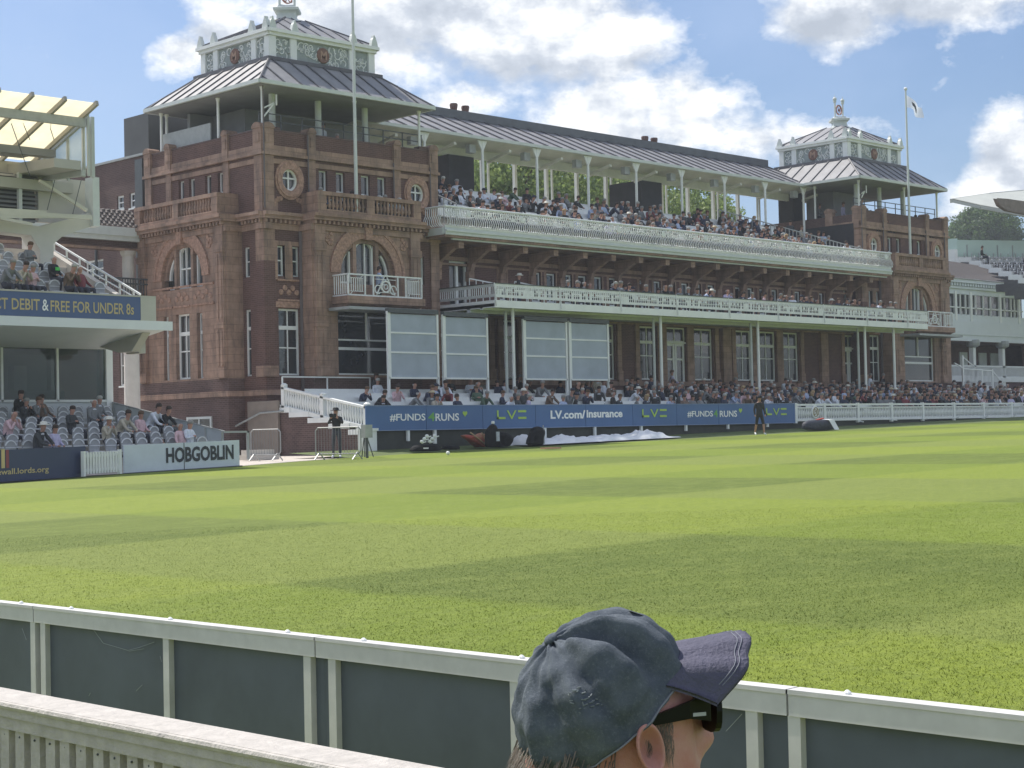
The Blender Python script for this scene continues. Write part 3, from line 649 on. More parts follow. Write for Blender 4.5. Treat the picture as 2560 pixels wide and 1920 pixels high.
# ---- upper terrace steps ----
ROWSU=[(55.75+.78*k,10.62+.36*k) for k in range(6)]
m=MB(); m.box(XA,XB,YU+.1,55.5,10.3,10.5)
for y,z in ROWSU: m.box(XA,XB,y-.25,y+.53,10.3,z)
m.box(XA,XB,60.2,64.5,10.3,12.75); obj('upper_terrace',m,STONE,P)
m=MB()
for y,z in ROWSU[1:]:
    x=XA+.5
    while x<XB-3.8: m.box(x,x+3.5,y+.30,y+.36,z+.40,z+.80); m.box(x,x+3.5,y-.02,y+.30,z+.36,z+.42); x+=3.75
m.box(XA+1,XB-2,60.9,60.95,12.75,13.5); obj('upper_bench',m,WHITE,P)
m=MB()
for x0,x1 in ((XB-8.0,XB-1.0),):
    for k in range(40): q=k/39; x=x0+(x1-x0)*q; y=60.5-5.0*q; z=12.9-2.3*q; m.bar((x,y,z),(x,y,z+1.1),.04,.04)
    m.bar((x0,60.5,14.0),(x1,55.5,11.7),.05,.05)
for k in range(12): y=55.4+k*.42; z=10.6+.36*(y-55.4)/.78; m.bar((XA+.35,y,z),(XA+.35,y,z+1.15),.035,.035)
m.bar((XA+.35,55.4,11.75),(XA+.35,60.3,13.9),.05,.05)
obj('stair_railing',m,GREY,P)
# ---- main roof ----
ex0,ex1=XA-1.8,XR+.7; ye,ze,yr,zr=59.8,16.0,63.6,17.72
m=MB(); m.poly(((ex0,ye,ze),(ex1,ye,ze),(ex1,yr,zr),(ex0,yr,zr))); m.poly(((ex0,yr,zr),(ex1,yr,zr),(ex1,65.4,zr-.9),(ex0,65.4,zr-.9))); rf=obj('main_roof',m,LEAD,P)
m=MB(); n=34
for k in range(n+1): x=ex0+(ex1-ex0)*k/n; m.bar((x,ye,ze+.04),(x,yr,zr+.04),.06,.07)
obj('roof_roll',m,LEADD,rf)
m=MB().box(ex0,ex1,yr-.28,yr+1.2,zr-.1,zr+.34); obj('ridge_box',m,mat('weathered ridge lead',(.12,.13,.15),.6,.2,2),rf)
m=MB().bar((ex0,ye,ze-.05),(ex1,ye,ze-.05),.16,.15); obj('gutter',m,PALE,rf)
m=MB(); m.poly(((ex0,ye+.05,ze-.12),(ex1,ye+.05,ze-.12),(ex1,61.5,ze-.35),(ex0,61.5,ze-.35))); m.box(ex0,ex1,61.4,61.6,15.25,15.8); m.poly(((ex0,61.6,15.35),(ex1,61.6,15.35),(ex1,65.3,16.9),(ex0,65.3,16.9)))
m.box(ex0,ex1,65.2,65.35,16.7,17.1)
for k in range(10): x=XA+.9+k*3.75; m.bar((x,60.0,15.55),(x,61.6,15.2),.16,.14)
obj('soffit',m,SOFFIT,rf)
for k in range(9):
    x=54.1+k*3.82+(-.0); 
    if x>XB: break
    m=MB(); m.tube((x,59.95,12.4),(x,59.95,15.85),.07,n=8); m.prism([(x-.32,15.85),(x+.32,15.85),(x+.07,15.4),(x-.07,15.4)],'y',59.92,59.98); obj('roof_column',m,WHITE,P)
    m=MB(); m.box(x-.62,x-.2,60.2,60.5,15.25,15.65); obj('floodlight',m,GREY,P)
for k in range(13):
    x=55.4+k*2.45
    if x>XB: break
    m=MB(); m.box(x-.08,x+.08,64.9,65.1,12.7,16.9); m.box(x+.35,x+.45,64.9,65.0,12.7,16.9) if k%2 else 0; obj('rear_column',m,WHITE,P)
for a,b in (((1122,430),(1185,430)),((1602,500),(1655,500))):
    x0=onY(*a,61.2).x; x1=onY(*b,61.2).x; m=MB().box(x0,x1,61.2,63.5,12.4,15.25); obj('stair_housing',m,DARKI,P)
for px,py in ((1134,259),(1163,265),(1612,341),(1635,345)):
    q=onY(px,py,yr+1.6); h=q.z-17.4; m=MB(); m.lathe((q.x,yr+1.6,17.4),[(.20,0),(.17,h-.35),(.20,h-.2),(.22,h-.08),(.20,h)],8); obj('chimney_pot',m,mat('dark clay',(.13,.07,.06),.8,.2,4),P)
# rear glass screens
m=MB(); m.box(XA+.2,XB-.2,65.6,65.63,12.6,13.7); obj('rear_glass_screen',m,GLG,P)
# ---- lower balcony ----
YLB=52.7; L0,L1=51.5,86.3
m=MB(); m.box(L0,L1,YLB+.06,MY,6.98,7.12); m.box(L0,L1,YLB+1.6,YLB+1.8,6.8,6.98); m.box(L0,L1,YLB+.8,YLB+.95,6.88,6.98); obj('lower_balcony_floor',m,PALE,P)
m=MB(); m.box(L0,L1,YLB,YLB+.06,6.94,7.26); m.box(L0,L0+.06,YLB+.06,FY,6.94,7.26); m.box(L1-.06,L1,YLB+.06,FY,6.94,7.26); obj('balcony_fascia',m,WHITE,P)
ln=MB(); post=MB(); 
n=34
for k in range(n+1):
    x=L0+.05+(L1-L0-.1)*k/n; post.bar((x,YLB+.08,7.2),(x,YLB+.03,7.98),.045,.03)
    if k%4==0: post.bar((x-.02,YLB-.05,7.0),(x-.12,YLB-.02,8.0),.05,.04)
post.bar((L0,YLB,7.4),(L1,YLB,7.4),.03,.04); post.bar((L0,YLB,7.62),(L1,YLB,7.62),.03,.03); post.bar((L0,YLB,7.8),(L1,YLB,7.8),.03,.03)
x=L0+.1; rnd=random.Random(8)
while x<L1-.1:
    post.bar((x,YLB,7.4),(x,YLB,7.96),.035,.02)
    if rnd.random()<.6: post.box(x+.03,x+.12,YLB-.012,YLB+.012,7.66 if rnd.random()<.5 else 7.43,7.76)
    x+=.135
post.box(L0,L1,YLB-.01,YLB+.01,7.84,7.97); post.box(L0,L1,YLB-.01,YLB+.01,7.41,7.50)
for y in [YLB+.13*k for k in range(28)]: post.bar((L0,y,7.4),(L0,y,7.96),.035,.02,up=(1,0,0))
post.box(L0-.01,L0+.01,YLB,FY,7.84,7.97); post.box(L0-.01,L0+.01,YLB,FY,7.4,7.52)
obj('lower_railing',post,IRON,P)
m=MB(); m.bar((L0,YLB,7.99),(L1,YLB,7.99),.07,.04); m.bar((L0,YLB,7.99),(L0,FY,7.99),.07,.04); obj('handrail',m,DGREY,P)
for px in (1283,1652,1895,2162,2234):
    for dy in ((0,.45) if px in(1283,1652,1895,2162) else (0,)):
        x=onY(px,850,53.2).x; m=MB(); m.tube((x,53.2+dy,2.2),(x,53.2+dy,6.98),.075 if dy==0 else .07,n=10); obj('column',m,WHITE if dy==0 else PALE,P)
# little stair rails and gates on the lower balcony
m=MB()
for x0,x1 in ((53.3,55.3),(56.2,57.9),(83.0,85.0)):
    z1,z0=(8.55,8.15)
    m.bar((x0,56.2,z1),(x1,55.2,z0),.05,.05)
    for k in range(8): q=k/7; m.bar((x0+(x1-x0)*q,56.2-q,7.2),(x0+(x1-x0)*q,56.2-q,z1+(z0-z1)*q),.03,.03)
obj('stair_rail',m,WHITE,P)
m=MB(); m.box(52.6,53.1,MY-.06,MY,9.86,10.02); obj('notice_plate',m,WHITE,P)
# pocket balconies on the tower bays
def pocket(X0):
    x0,x1=X0+2.9,X0+6.95; y0=54.5; m=MB(); m.box(x0-.1,x1+.1,y0-.12,55.5,7.0,7.3); m.prism([(55.5,6.75),(55.5,7.0),(y0-.1,7.0),(y0+.3,6.85)],'x',x0,x1); b=obj('balcony_slab',m,TERRA,P)
    m=MB(); m.box(x0-.25,x1+.55,y0-.35,55.6,6.72,6.84); obj('lead_canopy',m,GREY,P)
    m=MB()
    for z in (7.34,8.2): m.bar((x0,y0,z),(x1,y0,z),.06,.06); m.bar((x0,y0,z),(x0,55.5,z),.06,.06); m.bar((x1,y0,z),(x1,55.5,z),.06,.06)
    for u in (0,.9,1.35,2.7,3.15,4.05): m.bar((x0+u,y0,7.34),(x0+u,y0,8.2),.06,.05)
    for a,b in ((.1,.8),(1.45,2.6) ,(3.25,3.95)):
        n=6
        for z in (7.5,8.05): m.bar((x0+a,y0,z),(x0+b,y0,z),.025,.025)
        if b-a<1:
            for k in range(n): m.bar((x0+a+(b-a)*(k+.5)/n,y0,7.5),(x0+a+(b-a)*(k+.5)/n,y0,8.05),.03,.03)
            m.bar((x0+a,y0,7.36),(x0+a+.14,y0,7.5),.025,.025); m.bar((x0+b,y0,8.18),(x0+b-.14,y0,8.05),.025,.025)
    m.ring(x0+2.03,7.75,.20,.26,y0-.03,y0+.03); m.ring(x0+2.03,7.75,.09,.12,y0-.03,y0+.03)
    for s in (-1,1): m.ring(x0+2.03+s*.42,7.62,.16,.20,y0-.02,y0+.02,0,300,12); m.bar((x0+2.03+s*.08,y0,8.15),(x0+2.03+s*.5,y0,7.4),.05,.04)
    for k in range(7): y=y0+.14*(k+.5); m.bar((x0,y,7.4),(x0,y,8.15),.03,.03); m.bar((x1,y,7.4),(x1,y,8.15),.03,.03)
    obj('balcony_railing',m,IRON,P)
pocket(XL); pocket(XR)
# drain pipes
for X0 in (XL,XR):
  m=None
  for u,z0,z1 in ((-.03,10.9,15.9),(2.24,10.8,14.1),(6.95,10.8,13.4),(9.1,10.8,13.4)):
    m=MB().tube((X0+u,FY-.14,z0),(X0+u,FY-.14,z1),.035,n=6); obj('drain_pipe',m,mat('lead pipe',(.13,.11,.11),.6,.2,3),P)
  m=MB().tube((X0+1.78,FY-.1,1.2),(X0+1.78,FY-.1,10.2),.07,n=6); obj('drain_pipe',m,mat('lead pipe',(.13,.11,.11),.6,.2,3),P)
if 0:
  for X0 in (XL,XR):
    for u,z0,z1 in ((-.03,10.9,15.9),(2.24,10.8,14.1),(6.95,10.8,13.4),(9.1,10.8,13.4)): m.tube((X0+u,FY-.14,z0),(X0+u,FY-.14,z1),.035,n=6)
    m.tube((X0+1.78,FY-.1,1.2),(X0+1.78,FY-.1,10.2),.07,n=6); m.tube((X0+7.62,FY-.95,7.0),(X0+7.62,FY-.95,14.1),.035,n=6)
# terracotta projecting base course under bays, basement windows, back range to the south-west
m=MB(TS(XL,FY)); m.box(2.8,4.4,-.82,-.78,1.0,2.35); obj('basement_window',m,GLASS,P)
m=MB(TS(XL,FY)); m.box(2.7,2.8,-.86,-.78,1.0,2.45); m.box(4.4,4.5,-.86,-.78,1.0,2.45); m.box(2.8,4.4,-.86,-.78,2.35,2.45); m.box(3.55,3.63,-.86,-.78,1.0,2.35); obj('basement_window_frame',m,PALE,P)
# ================= flagpoles =================
def flagpole(x,zb,zt,label):
    t=thing('flagpole',(x,55.4,zb),label,'flagpole','flagpoles on the tower fronts')
    m=MB().tube((x,55.4,zb),(x,55.4,zt-.15),.085,.05,n=10); obj('pole',m,PALE,t)
    obj('finial',MB().ball((x,55.4,zt-.1),.11,8),WHITE,t); return t
f1=flagpole(46.07,10.95,22.6,'tall pale flagpole rising in front of the larger left tower')
f2=flagpole(89.0,10.95,21.75,'tall pale flagpole with a small flag in front of the right tower')
m=MB(); N=10
pts=[]
for i in range(N+1):
    for j in range(7):
        u,v=i/N,j/6; pts.append(m.P((89.08+1.15*u,55.4-.35*u+.10*math.sin(u*9+v*2),21.3-.75*u-.75*v*(1-.15*u)+.1*math.sin(u*7))))
for i in range(N):
    for j in range(6): a=i*7+j; m.face((a,a+1,a+8,a+7),1 if (3<=i<=6 and 2<=j<=3) else 0)
o=obj('flag',m,[mat('flag cloth',(.72,.77,.88),.8,.1,2,trans=.4),BLKL],f2,smooth=True)
# ================= sight screens =================
def screen(px0,px1,n,label,zt,zb,zp=2.4):
    Y=53.35; x0=onY(px0,860,Y).x; x1=onY(px1,860,Y).x
    t=thing('roller_screen',((x0+x1)/2,Y,zp),label,'sight screen','grey roller screens in white frames below the balcony')
    m=MB()
    for x in (x0,x1): m.box(x-.05,x+.05,Y-.05,Y+.05,zp,zt)
    m.box(x0,x1,Y-.05,Y+.05,zb-.07,zb); m.box(x0,x0+.14,Y-.03,Y+.03,zb,zt); obj('frame',m,WHITE,t)
    obj('roller_box',MB().box(x0-.02,x1+.02,Y-.1,Y+.12,zt-.06,zt+.12),DGREY,t)
    obj('fabric',MB().box(x0+.16,x1-.06,Y-.01,Y+.01,zb,zt-.1),SCREEN,t)
    m=MB(); 
    for k in (.36,.66): z=zb+(zt-zb)*(1-k)+.1; m.box(x0+.14,x1-.05,Y-.035,Y-.012,z-.035,z+.035)
    obj('bar',m,WHITE,t)
screen(970,1093,1,'grey roller screen nearest the left tower, half over its big window',6.62,3.9)
screen(1108,1217,1,'grey roller screen second from left tower, white doors showing below it',6.58,3.9)
screen(1309,1415,1,'grey roller screen just right of the dark doorway gap',6.55,3.9)
screen(1423,1519,1,'grey roller screen farthest right, beside the first tall windows',6.55,3.9)
# ================= ground terrace =================
t=thing('terrace',(60,52,1),'raised brick terrace with white bench steps in front of the pavilion','terrace')
m=MB(); m.box(41.8,112,50.02,50.4,.5,1.9)
RT=[(50.5+.9*k,1.86+.20*k) for k in range(6)]
for y,z in RT: m.box(42.0,112,y-.25,y+.66,.7,z)
m.box(42.0,112,55.2,57.05,.7,2.95)
obj('steps',m,mat('terrace asphalt',(.16,.15,.15),.9,.2,2),t)
obj('front_wall',MB().box(41.86,112,49.96,50.02,.5,1.86),mat('dark painted wall',(.05,.055,.05),.8,.3,1.5),t)
# side wall with stepped coping and balustrade (south end)
S=TS(41.8,0)
m=MB(S); m.prism([(49.9,.3),(55.4,.3),(55.4,2.6),(54.6,2.6),(54.6,2.35),(53.4,2.35),(53.4,2.1),(52.1,2.1),(52.1,1.85),(50.9,1.85),(50.9,1.6),(49.9,1.6)],'y',0,.3); obj('side_wall',m,BRICKD,t)
m=MB(S)
for a,b,z in ((49.9,50.95,1.55),(50.9,52.15,1.8),(52.1,53.45,2.05),(53.4,54.65,2.3),(54.6,55.5,2.5)): m.box(a,b,-.06,.3,z,z+.2)
m.box(49.72,50.3,-.12,.34,.3,1.72); m.box(49.66,50.36,-.16,.38,1.68,1.78)
m.prism([(49.9,1.70),(55.4,2.66),(55.4,2.84),(49.9,1.86)],'y',-.02,.2); obj('coping',m,WHITE,t)
m=MB(S); 
z0=lambda y:1.80+(y-49.9)*.178
m.prism([(49.95,z0(49.95)+.72),(55.2,z0(55.2)+.72),(55.2,z0(55.2)+.80),(49.95,z0(49.95)+.80)],'y',-.02,.18)
for y in (49.95,52.6,55.1): m.box(y-.09,y+.09,-.02,.18,z0(y)-.05,z0(y)+.86); m.lathe((y,.08,z0(y)+.86),[(.14,0),(.14,.04),(.06,.10)],8)
y=50.15
while y<55.0:
    if abs(y-52.6)>.15: m.lathe((y,.08,z0(y)),[(.055,0),(.035,.1),(.06,.35),(.035,.6),(.055,.74)],6)
    y+=.155
obj('balustrade',m,WHITE,t)
m=MB(); 
for x0,x1 in ((41.9,46.5),): m.bar((x0,55.25,3.95),(x1,55.25,3.95),.05,.05); m.bar((x0,55.25,3.3),(x1,55.25,3.3),.06,.08)
for x in (41.9,44.2,46.5): m.bar((x,55.25,2.9),(x,55.25,3.95),.05,.05)
obj('top_rail',m,WHITE,t)
m=MB()
for k,(y,z) in enumerate(RT):
    x=42.4
    while x<100: 
        L_=3.6; m.box(x,x+L_,y+.30,y+.36,z+.38,z+.78) if k<5 else None; m.box(x,x+L_,y-.02,y+.30,z+.36,z+.42); m.box(x+.3,x+.38,y,y+.34,z,z+.36); m.box(x+3.2,x+3.28,y,y+.34,z,z+.36); x+=3.75
obj('benches',m,WHITE,t)
# ================= hoarding =================
HY=49.8
joints=[914,1066,1207,1339,1464,1582,1692,1797,1903,1988]
names=['leftmost, reading FUNDS','with green 4, white RUNS and heart','third from the left, lime logo letters','reading LV.com/','reading insurance','second lime logo, right of the word insurance','right hand panel reading FUNDS','right hand RUNS panel with green heart','rightmost, partly behind the walking man']
def hx(px): return onY(px,1040,HY).x
def lvlogo(T,x0,x1,zb,h):
    m=MB(T); y=-.012; w=x1-x0; s=h*.24
    m.box(x0,x0+s,y-.01,y,zb,zb+h); m.box(x0,x0+w*.28,y-.01,y,zb,zb+s)
    a=x0+w*.33; b=x0+w*.66; c=(a+b)/2
    m.prism([(a,zb+h),(a+s,zb+h),(c,zb+s*1.1),(b-s,zb+h),(b,zb+h),(c+s*.3,zb),(c-s*.3,zb)],'y',y-.01,y)
    m.box(x0+w*.72,x1,y-.01,y,zb+h-s,zb+h); m.box(x0+w*.72,x1,y-.01,y,zb,zb+s); return m
def heart(T,c,z,r):
    m=MB(T); P_=[]
    for k in range(24):
        a=2*math.pi*k/24; P_.append((c+r*math.sin(a)**3,z+r*(13*math.cos(a)-5*math.cos(2*a)-2*math.cos(3*a)-math.cos(4*a))/16))
    m.poly([(p[0],-.014,p[1]) for p in P_]); return m
T=TF(0,HY)
for k in range(9):
    a,b=hx(joints[k]),hx(joints[k+1]); zb=1.70; zt=2.62
    t=thing('advertising_board',((a+b)/2,HY,zb),'blue advertising panel on the terrace front, '+names[k],'advertising board','blue advertising panels along the terrace')
    obj('panel',MB().box(a+.012,b-.012,HY,HY+.04,zb,zt),BLUE,t)
    obj('rim',MB().box(a+.012,b-.012,HY-.015,HY+.05,zt,zt+.03).box(a+.012,b-.012,HY-.015,HY+.05,zb-.03,zb),mat('board edge',(.20,.27,.42),.5,.1),t)
    def txt(s,p0,p1,z,h,M_,bold=.02): obj('lettering',text_mb(s,hx(p0),hx(p1),z,h,-.012,T,bold),M_,t)
    if k==0: txt('#FUNDS',974,1063,2.02,.30,WLET)
    if k==1: txt('4',1070,1087,2.02,.34,GREENL); txt('RUNS',1088,1147,2.02,.30,WLET); obj('heart',heart(T,hx(1162),2.30,.13),LIME,t)
    if k==2: obj('logo',lvlogo(T,hx(1242),hx(1315),2.06,.36),LIME,t)
    if k==3: txt('LV.com/',1376,1463,2.04,.36,WLET,.035)
    if k==4: txt('insurance',1466,1556,2.07,.33,WLET,.035)
    if k==5: obj('logo',lvlogo(T,hx(1605),hx(1666),2.06,.36),LIME,t)
    if k==6: txt('#FUNDS',1718,1782,2.02,.30,WLET); txt('4',1784,1794,2.02,.34,GREENL)
    if k==7: txt('RUNS',1799,1842,2.02,.30,WLET); obj('heart',heart(T,hx(1851),2.32,.13),LIME,t)
    if k==8: obj('logo',lvlogo(T,hx(1915),hx(1966),2.08,.34),LIME,t)
for i,px in enumerate((1021,1088,1363,1488,1604,1716,1821,1920)):
    x=hx(px); g=GZ(x); m=MB().box(x-.06,x+.06,HY+.0,HY+.1,g+.28+(.15 if i==0 else 0),1.69); tag(obj('support_post',m,WHITE,org=(x,HY,g)),['short white stub post below the leftmost board','white post below the green heart','white post behind the white ground sheet, below LV.com','white post below the word insurance','white post below the second logo','white post below right FUNDS panel','white post below the right RUNS panel','white post just right of the walking man'][i],'post','white posts under the advertising boards')
# white fence to the right
def wfence(x0,x1,i,roundel=False):
    t=thing('white_fence',((x0+x1)/2,HY,1.7),'white balustrade fence panel '+['beside the last blue board, with a round club badge','first plain one right of the badge','second plain one right of the badge','in front of the right tower big window','below the small white staircase','below the white veranda','second last, under the veranda right end','at the right edge of view'][i],'fence','white fence panels along the terrace')
    m=MB(); m.box(x0,x1,HY,HY+.08,2.52,2.62); m.box(x0,x1,HY,HY+.08,1.76,1.86); m.box(x0+.1,x1,HY,HY+.07,2.40,2.45)
    for x in ((x0,x1) if i==0 else (x1,)): m.box(x-.08,x+.08,HY-.03,HY+.11,1.66,2.66)
    obj('frame',m,WHITE,t); m=MB(); x=x0+.18
    while x<x1-.12: m.lathe((x,HY+.04,1.86),[(.045,0),(.03,.08),(.05,.27),(.03,.46),(.045,.56)],6); x+=.15
    obj('balusters',m,WHITE,t)
    m=MB(); g=GZ(x1); m.box(x1-.06,x1+.06,HY,HY+.1,g+.28,1.7); m.bar((x1,HY,1.75),(x1,HY-.3,g+.3),.05,.05); obj('foot',m,WHITE,t)
    if roundel:
        c=onY(2037,1033,HY).x; m=MB(); m.lathe((c,HY-.03,2.2),[(.30,-.03),(.32,0),(.32,.03)],24,ax='y'); r=obj('badge',m,WHITE,t)
        TT=TF(0,HY); m=MB(TT); m.ring(c,2.2,.20,.24,-.075,-.065); text_mb('CC',c-.24,c+.24,2.05,.32,-.07,None,.0,mb=m); text_mb('M',c-.12,c+.12,2.1,.22,-.075,None,.0,mb=m); obj('monogram',m,mat('dull gold',(.30,.24,.13),.6,.1),r)
fx=[hx(p) for p in (1990,2062,2146,2230,2308,2386,2460,2530)]+[hx(2610)]
for i in range(8): wfence(fx[i],fx[i+1],i,i==0)

# ================= boards on the left, following the boundary =================
def board(p0,p1,h,name,label,cat,matr,lift=.03,group=None):
    a=Vector((p0[0],p0[1],0)); b=Vector((p1[0],p1[1],0)); L_=(b-a).length; d=(b-a)/L_; nn=Vector((d.y,-d.x,0)); z0=GZ(p0[0])+lift; sl=(GZ(p1[0])-GZ(p0[0]))/L_
    T=lambda p:Vector((a.x+d.x*p.x-nn.x*p.y,a.y+d.y*p.x-nn.y*p.y,z0+sl*p.x+p.z))
    t=thing(name,(a.x,a.y,z0),label,cat,group); return t,T,L_
def onGr(px,py,h=0): v=ray(px,py); k=(CAM.z-.06-h)/(.0175*v.x-v.z); return CAM+v*k
pa,pb=onGr(323,1185),onGr(611,1166)
t,T,L_=board((pa.x,pa.y+.25),(pb.x,pb.y+.25),.84,'advertising_board','white advertising board reading HOBGOBLIN in black beside the left stand','advertising board',WHITE)
obj('panel',MB(T).box(0,L_,0,.05,0,.80),mat('pale board',(.62,.68,.76),.5,.06),t)
obj('seam',MB(T).box(L_*.497,L_*.503,-.006,0,0,.80),DGREY,t)
u=lambda px:(px-323)/288*L_*1.0
obj('lettering',text_mb('HOBGOBLIN',u(422),u(595),.21,.46,-.012,T,.035),BLKL,t)
m=MB(T); m.box(-.2,L_+.1,-.03,.02,-.07,-.0); obj('kerb',m,DGREY,t)
pa,pb=onGr(-60,1213),onGr(224,1193)
t,T,L2=board((pa.x,pa.y+.2),(pb.x,pb.y+.2),.8,'advertising_board','dark navy advertising board with gold web address at far left','advertising board',NAVY)
obj('panel',MB(T).box(0,L2,0,.05,0,.84),NAVY,t); u=lambda px:(px+60)/284*L2
obj('lettering',text_mb('ewall.lords.org',u(-2),u(126),.14,.20,-.012,T,.012),GOLD,t)
m=MB(T); m.box(u(9),u(17),-.012,0,.36,.86); obj('stripe',m,GOLD,t); m=MB(T); m.box(u(20),u(27),-.012,0,.36,.84); obj('stripe',m,mat('dull crimson',(.25,.06,.08),.6,.1),t)
pa,pb=onGr(228,1194),onGr(318,1187)
t,T,L_=board((pa.x,pa.y+.35),(pb.x,pb.y+.35),.7,'picket_gate','short white picket gate between the navy and white boards','gate',WHITE)
m=MB(T); m.box(0,L_,.03,.07,.12,.2); m.box(0,L_,.03,.07,.52,.6); k=0
while k*.13<L_-.05: m.box(k*.13,k*.13+.075,0,.03,.06,.66); k+=1
m.box(-.05,.04,-.02,.08,0,.7); m.box(L_-.04,L_+.05,-.02,.08,0,.7); obj('pickets',m,WHITE,t)
# ================= left grandstand =================
GS=thing('grandstand',(28,50,.5),'white concrete two tier stand with cream translucent canopy at the left edge','grandstand')
AX=32.3
m=MB(); RS=[(45.6+.95*k,.80+.19*k) for k in range(7)]
for y,z in RS: m.box(12,AX-.1,y-.1,y+.85,.3,z)
m.box(12,AX-.1,52.2,56,.3,2.1); obj('lower_tier',m,STONE,GS)
m=MB(); m.box(12,AX,52.5,52.62,2.05,2.92); obj('rear_wall',m,mat('pale grey wall',(.60,.64,.66),.6,.08,1),GS)
w1=MB(); 
xs=[onY(p,950,52.5).x for p in (-60,3,142,270)]
for a,b in zip(xs[:-1],xs[1:]):
    w1.box(a-.04,a+.04,52.42,52.6,2.9,5.1)
w1.box(xs[-1]-.12,xs[-1]+.14,52.4,52.7,1.6,5.1); w1.box(12,xs[-1],52.42,52.6,2.88,2.96); obj('glazing_bars',w1,WHITE,GS)
obj('glazing',MB().box(12,xs[-1],52.5,52.52,2.95,5.1),PANE2,GS)
m=MB(); m.box(12,AX-.05,48.5,48.62,5.16,5.46); m.prism([(48.62,5.44),(48.62,5.16),(52.0,4.72),(52.9,4.72),(52.9,5.44)],'x',12,AX-.3); obj('slab',m,mat('white fascia',(.74,.77,.78),.5,.06,1),GS)
m=MB(); m.box(AX-.6,AX-.35,49.7,50.5,4.45,5.2); m.prism([(49.7,4.5),(50.5,4.5),(52.4,4.9),(52.4,5.1),(49.0,5.1)],'x',AX-.9,AX-.6); obj('corbel',m,CREAMW,GS)
bx=lambda px:onY(px,775,48.55).x
m=MB().box(12,bx(350),48.52,48.6,5.47,6.24); o=obj('banner',m,BANNER,GS)
TB=TF(0,48.52); zt_=lambda py,px:onY(px,py,48.52).z
m=text_mb('DIRECT DEBIT',bx(-75),bx(98),5.66,.36,-.012,TB,.012); text_mb('FREE FOR UNDER 8s',bx(125),bx(333),5.64,.36,-.012,None,.012,mb=m); obj('lettering',m,GOLD,o)
obj('ampersand',text_mb('&',bx(104),bx(120),5.66,.36,-.012,TB,.012),WLET,o)
m=MB(); m.box(bx(350),bx(388),48.5,48.9,5.46,6.24); m.bar((12,48.55,6.26),(bx(388),48.55,6.26),.1,.05); obj('banner_end',m,CREAMW,GS)
m=MB(); RU=[(49.2+.85*k,6.0+.38*k) for k in range(7)]
for y,z in RU: m.box(12,30.6,y-.15,y+.75,5.4,z)
m.prism([(49.0,5.46),(49.0,6.2),(55.5,9.0),(55.5,5.46)],'x',30.6,30.85); obj('upper_tier',m,STONE,GS)
m=MB(); m.bar((31.2,48.8,6.35),(31.2,54.5,8.7),.06,.06); m.bar((31.2,48.8,6.15),(31.2,54.5,8.4),.05,.03)
for k in range(7): y=49.2+k*.85; z=6.35+(y-48.8)*.412; m.bar((31.2,y,z-.5),(31.2,y,z),.05,.05)
obj('handrail',m,WHITE,GS)
def pp(px,py,Y): q=onY(px,py,Y); return (q.x,q.z)
m=MB(); m.prism([pp(*q,52.2) for q in ((-60,572),(78,588),(100,625),(100,790),(134,790),(134,610),(155,592),(190,578),(246,561),(246,520),(215,536),(100,566),(-60,540))],'y',52.2,52.9); obj('arm_column',m,mat('cream concrete',(.57,.56,.52),.7,.08,1),GS)
m=MB(); a=pp(95,440,52.9); b=pp(228,558,52.9); m.box(a[0],b[0],52.9,53.1,b[1]-.1,a[1]); obj('side_wall',m,CREAMW,GS)
m=MB(); a=pp(-80,420,52.9); c=pp(95,556,52.9); z=c[1]
while z<a[1]: m.prism([(52.9,z),(52.86,z),(53.02,z+.10),(53.06,z+.10)],'x',a[0],c[0]); z+=.15
obj('louvres',m,mat('louvre grey',(.33,.34,.33),.6,.08,1),GS)
obj('louvre_backing',MB().box(a[0],c[0],53.1,53.2,c[1],a[1]),DGREY,GS)
m=MB(); x=pp(48,500,52.8)[0]; m.box(x-.06,x+.06,52.7,52.85,c[1],a[1]); obj('louvre_post',m,PALE,GS); m=MB()
q0=pp(228,450,52.1); q1=pp(246,560,52.1); m.box(q0[0],q1[0],52.0,52.5,q1[1]-.1,onY(228,450,52.1).z+.1); obj('column',m,PALE,GS)
m=MB(); 
for (p0,p1,r) in (((-60,528),(228,544),.07),((-60,541),(215,541),.06),((0,545),(80,561),.05),((98,452),(217,526),.05),((-60,520),(115,530),.045)):
    a=onY(*p0,51.6); b=onY(*p1,51.6); m.bar(a,b,r*2,r*2)
obj('brace',m,mat('cream steel',(.60,.585,.50),.5,.06),GS)
m=MB()
for p0,p1 in (((137,450),(118,525)),((203,450),(182,535)),((25,300),(75,440)),((110,270),(135,350)),((50,290),(75,350))): a=onY(*p0,51.4); b=onY(*p1,51.4); m.bar(a,b,.02,.02)
obj('tie_rod',m,DGREY,GS)
# canopy
cf=(49.47,12.71); cb=(53.63,11.31); CX1=30.0; 
m=MB(); m.poly(((8,cf[0],cf[1]),(CX1,cf[0],cf[1]),(CX1,cb[0],cb[1]),(8,cb[0],cb[1]))); obj('canopy_sheet',m,CREAMP,GS)
m=MB(); k=0; sp=1.17; nrm=Vector((0,cf[1]-cb[1],cb[0]-cf[0])).normalized()
x=CX1
while x>9:
    m.bar((x,cf[0]-.15,cf[1]-.02),(x,cb[0]+.1,cb[1]-.1),.10,.16); x-=sp
obj('canopy_rib',m,mat('taupe steel',(.36,.34,.30),.6,.1,2),GS)
m=MB(); m.box(8,CX1+.1,50.2,50.36,12.02,12.32); obj('front_beam',m,GREY,GS)
m=MB(); m.box(8,CX1+.05,52.1,52.5,11.25,11.5); m.box(8,CX1-.9,51.9,52.7,11.2,11.28); obj('middle_beam',m,mat('dark grey steel',(.22,.23,.23),.5,.1,1),GS)
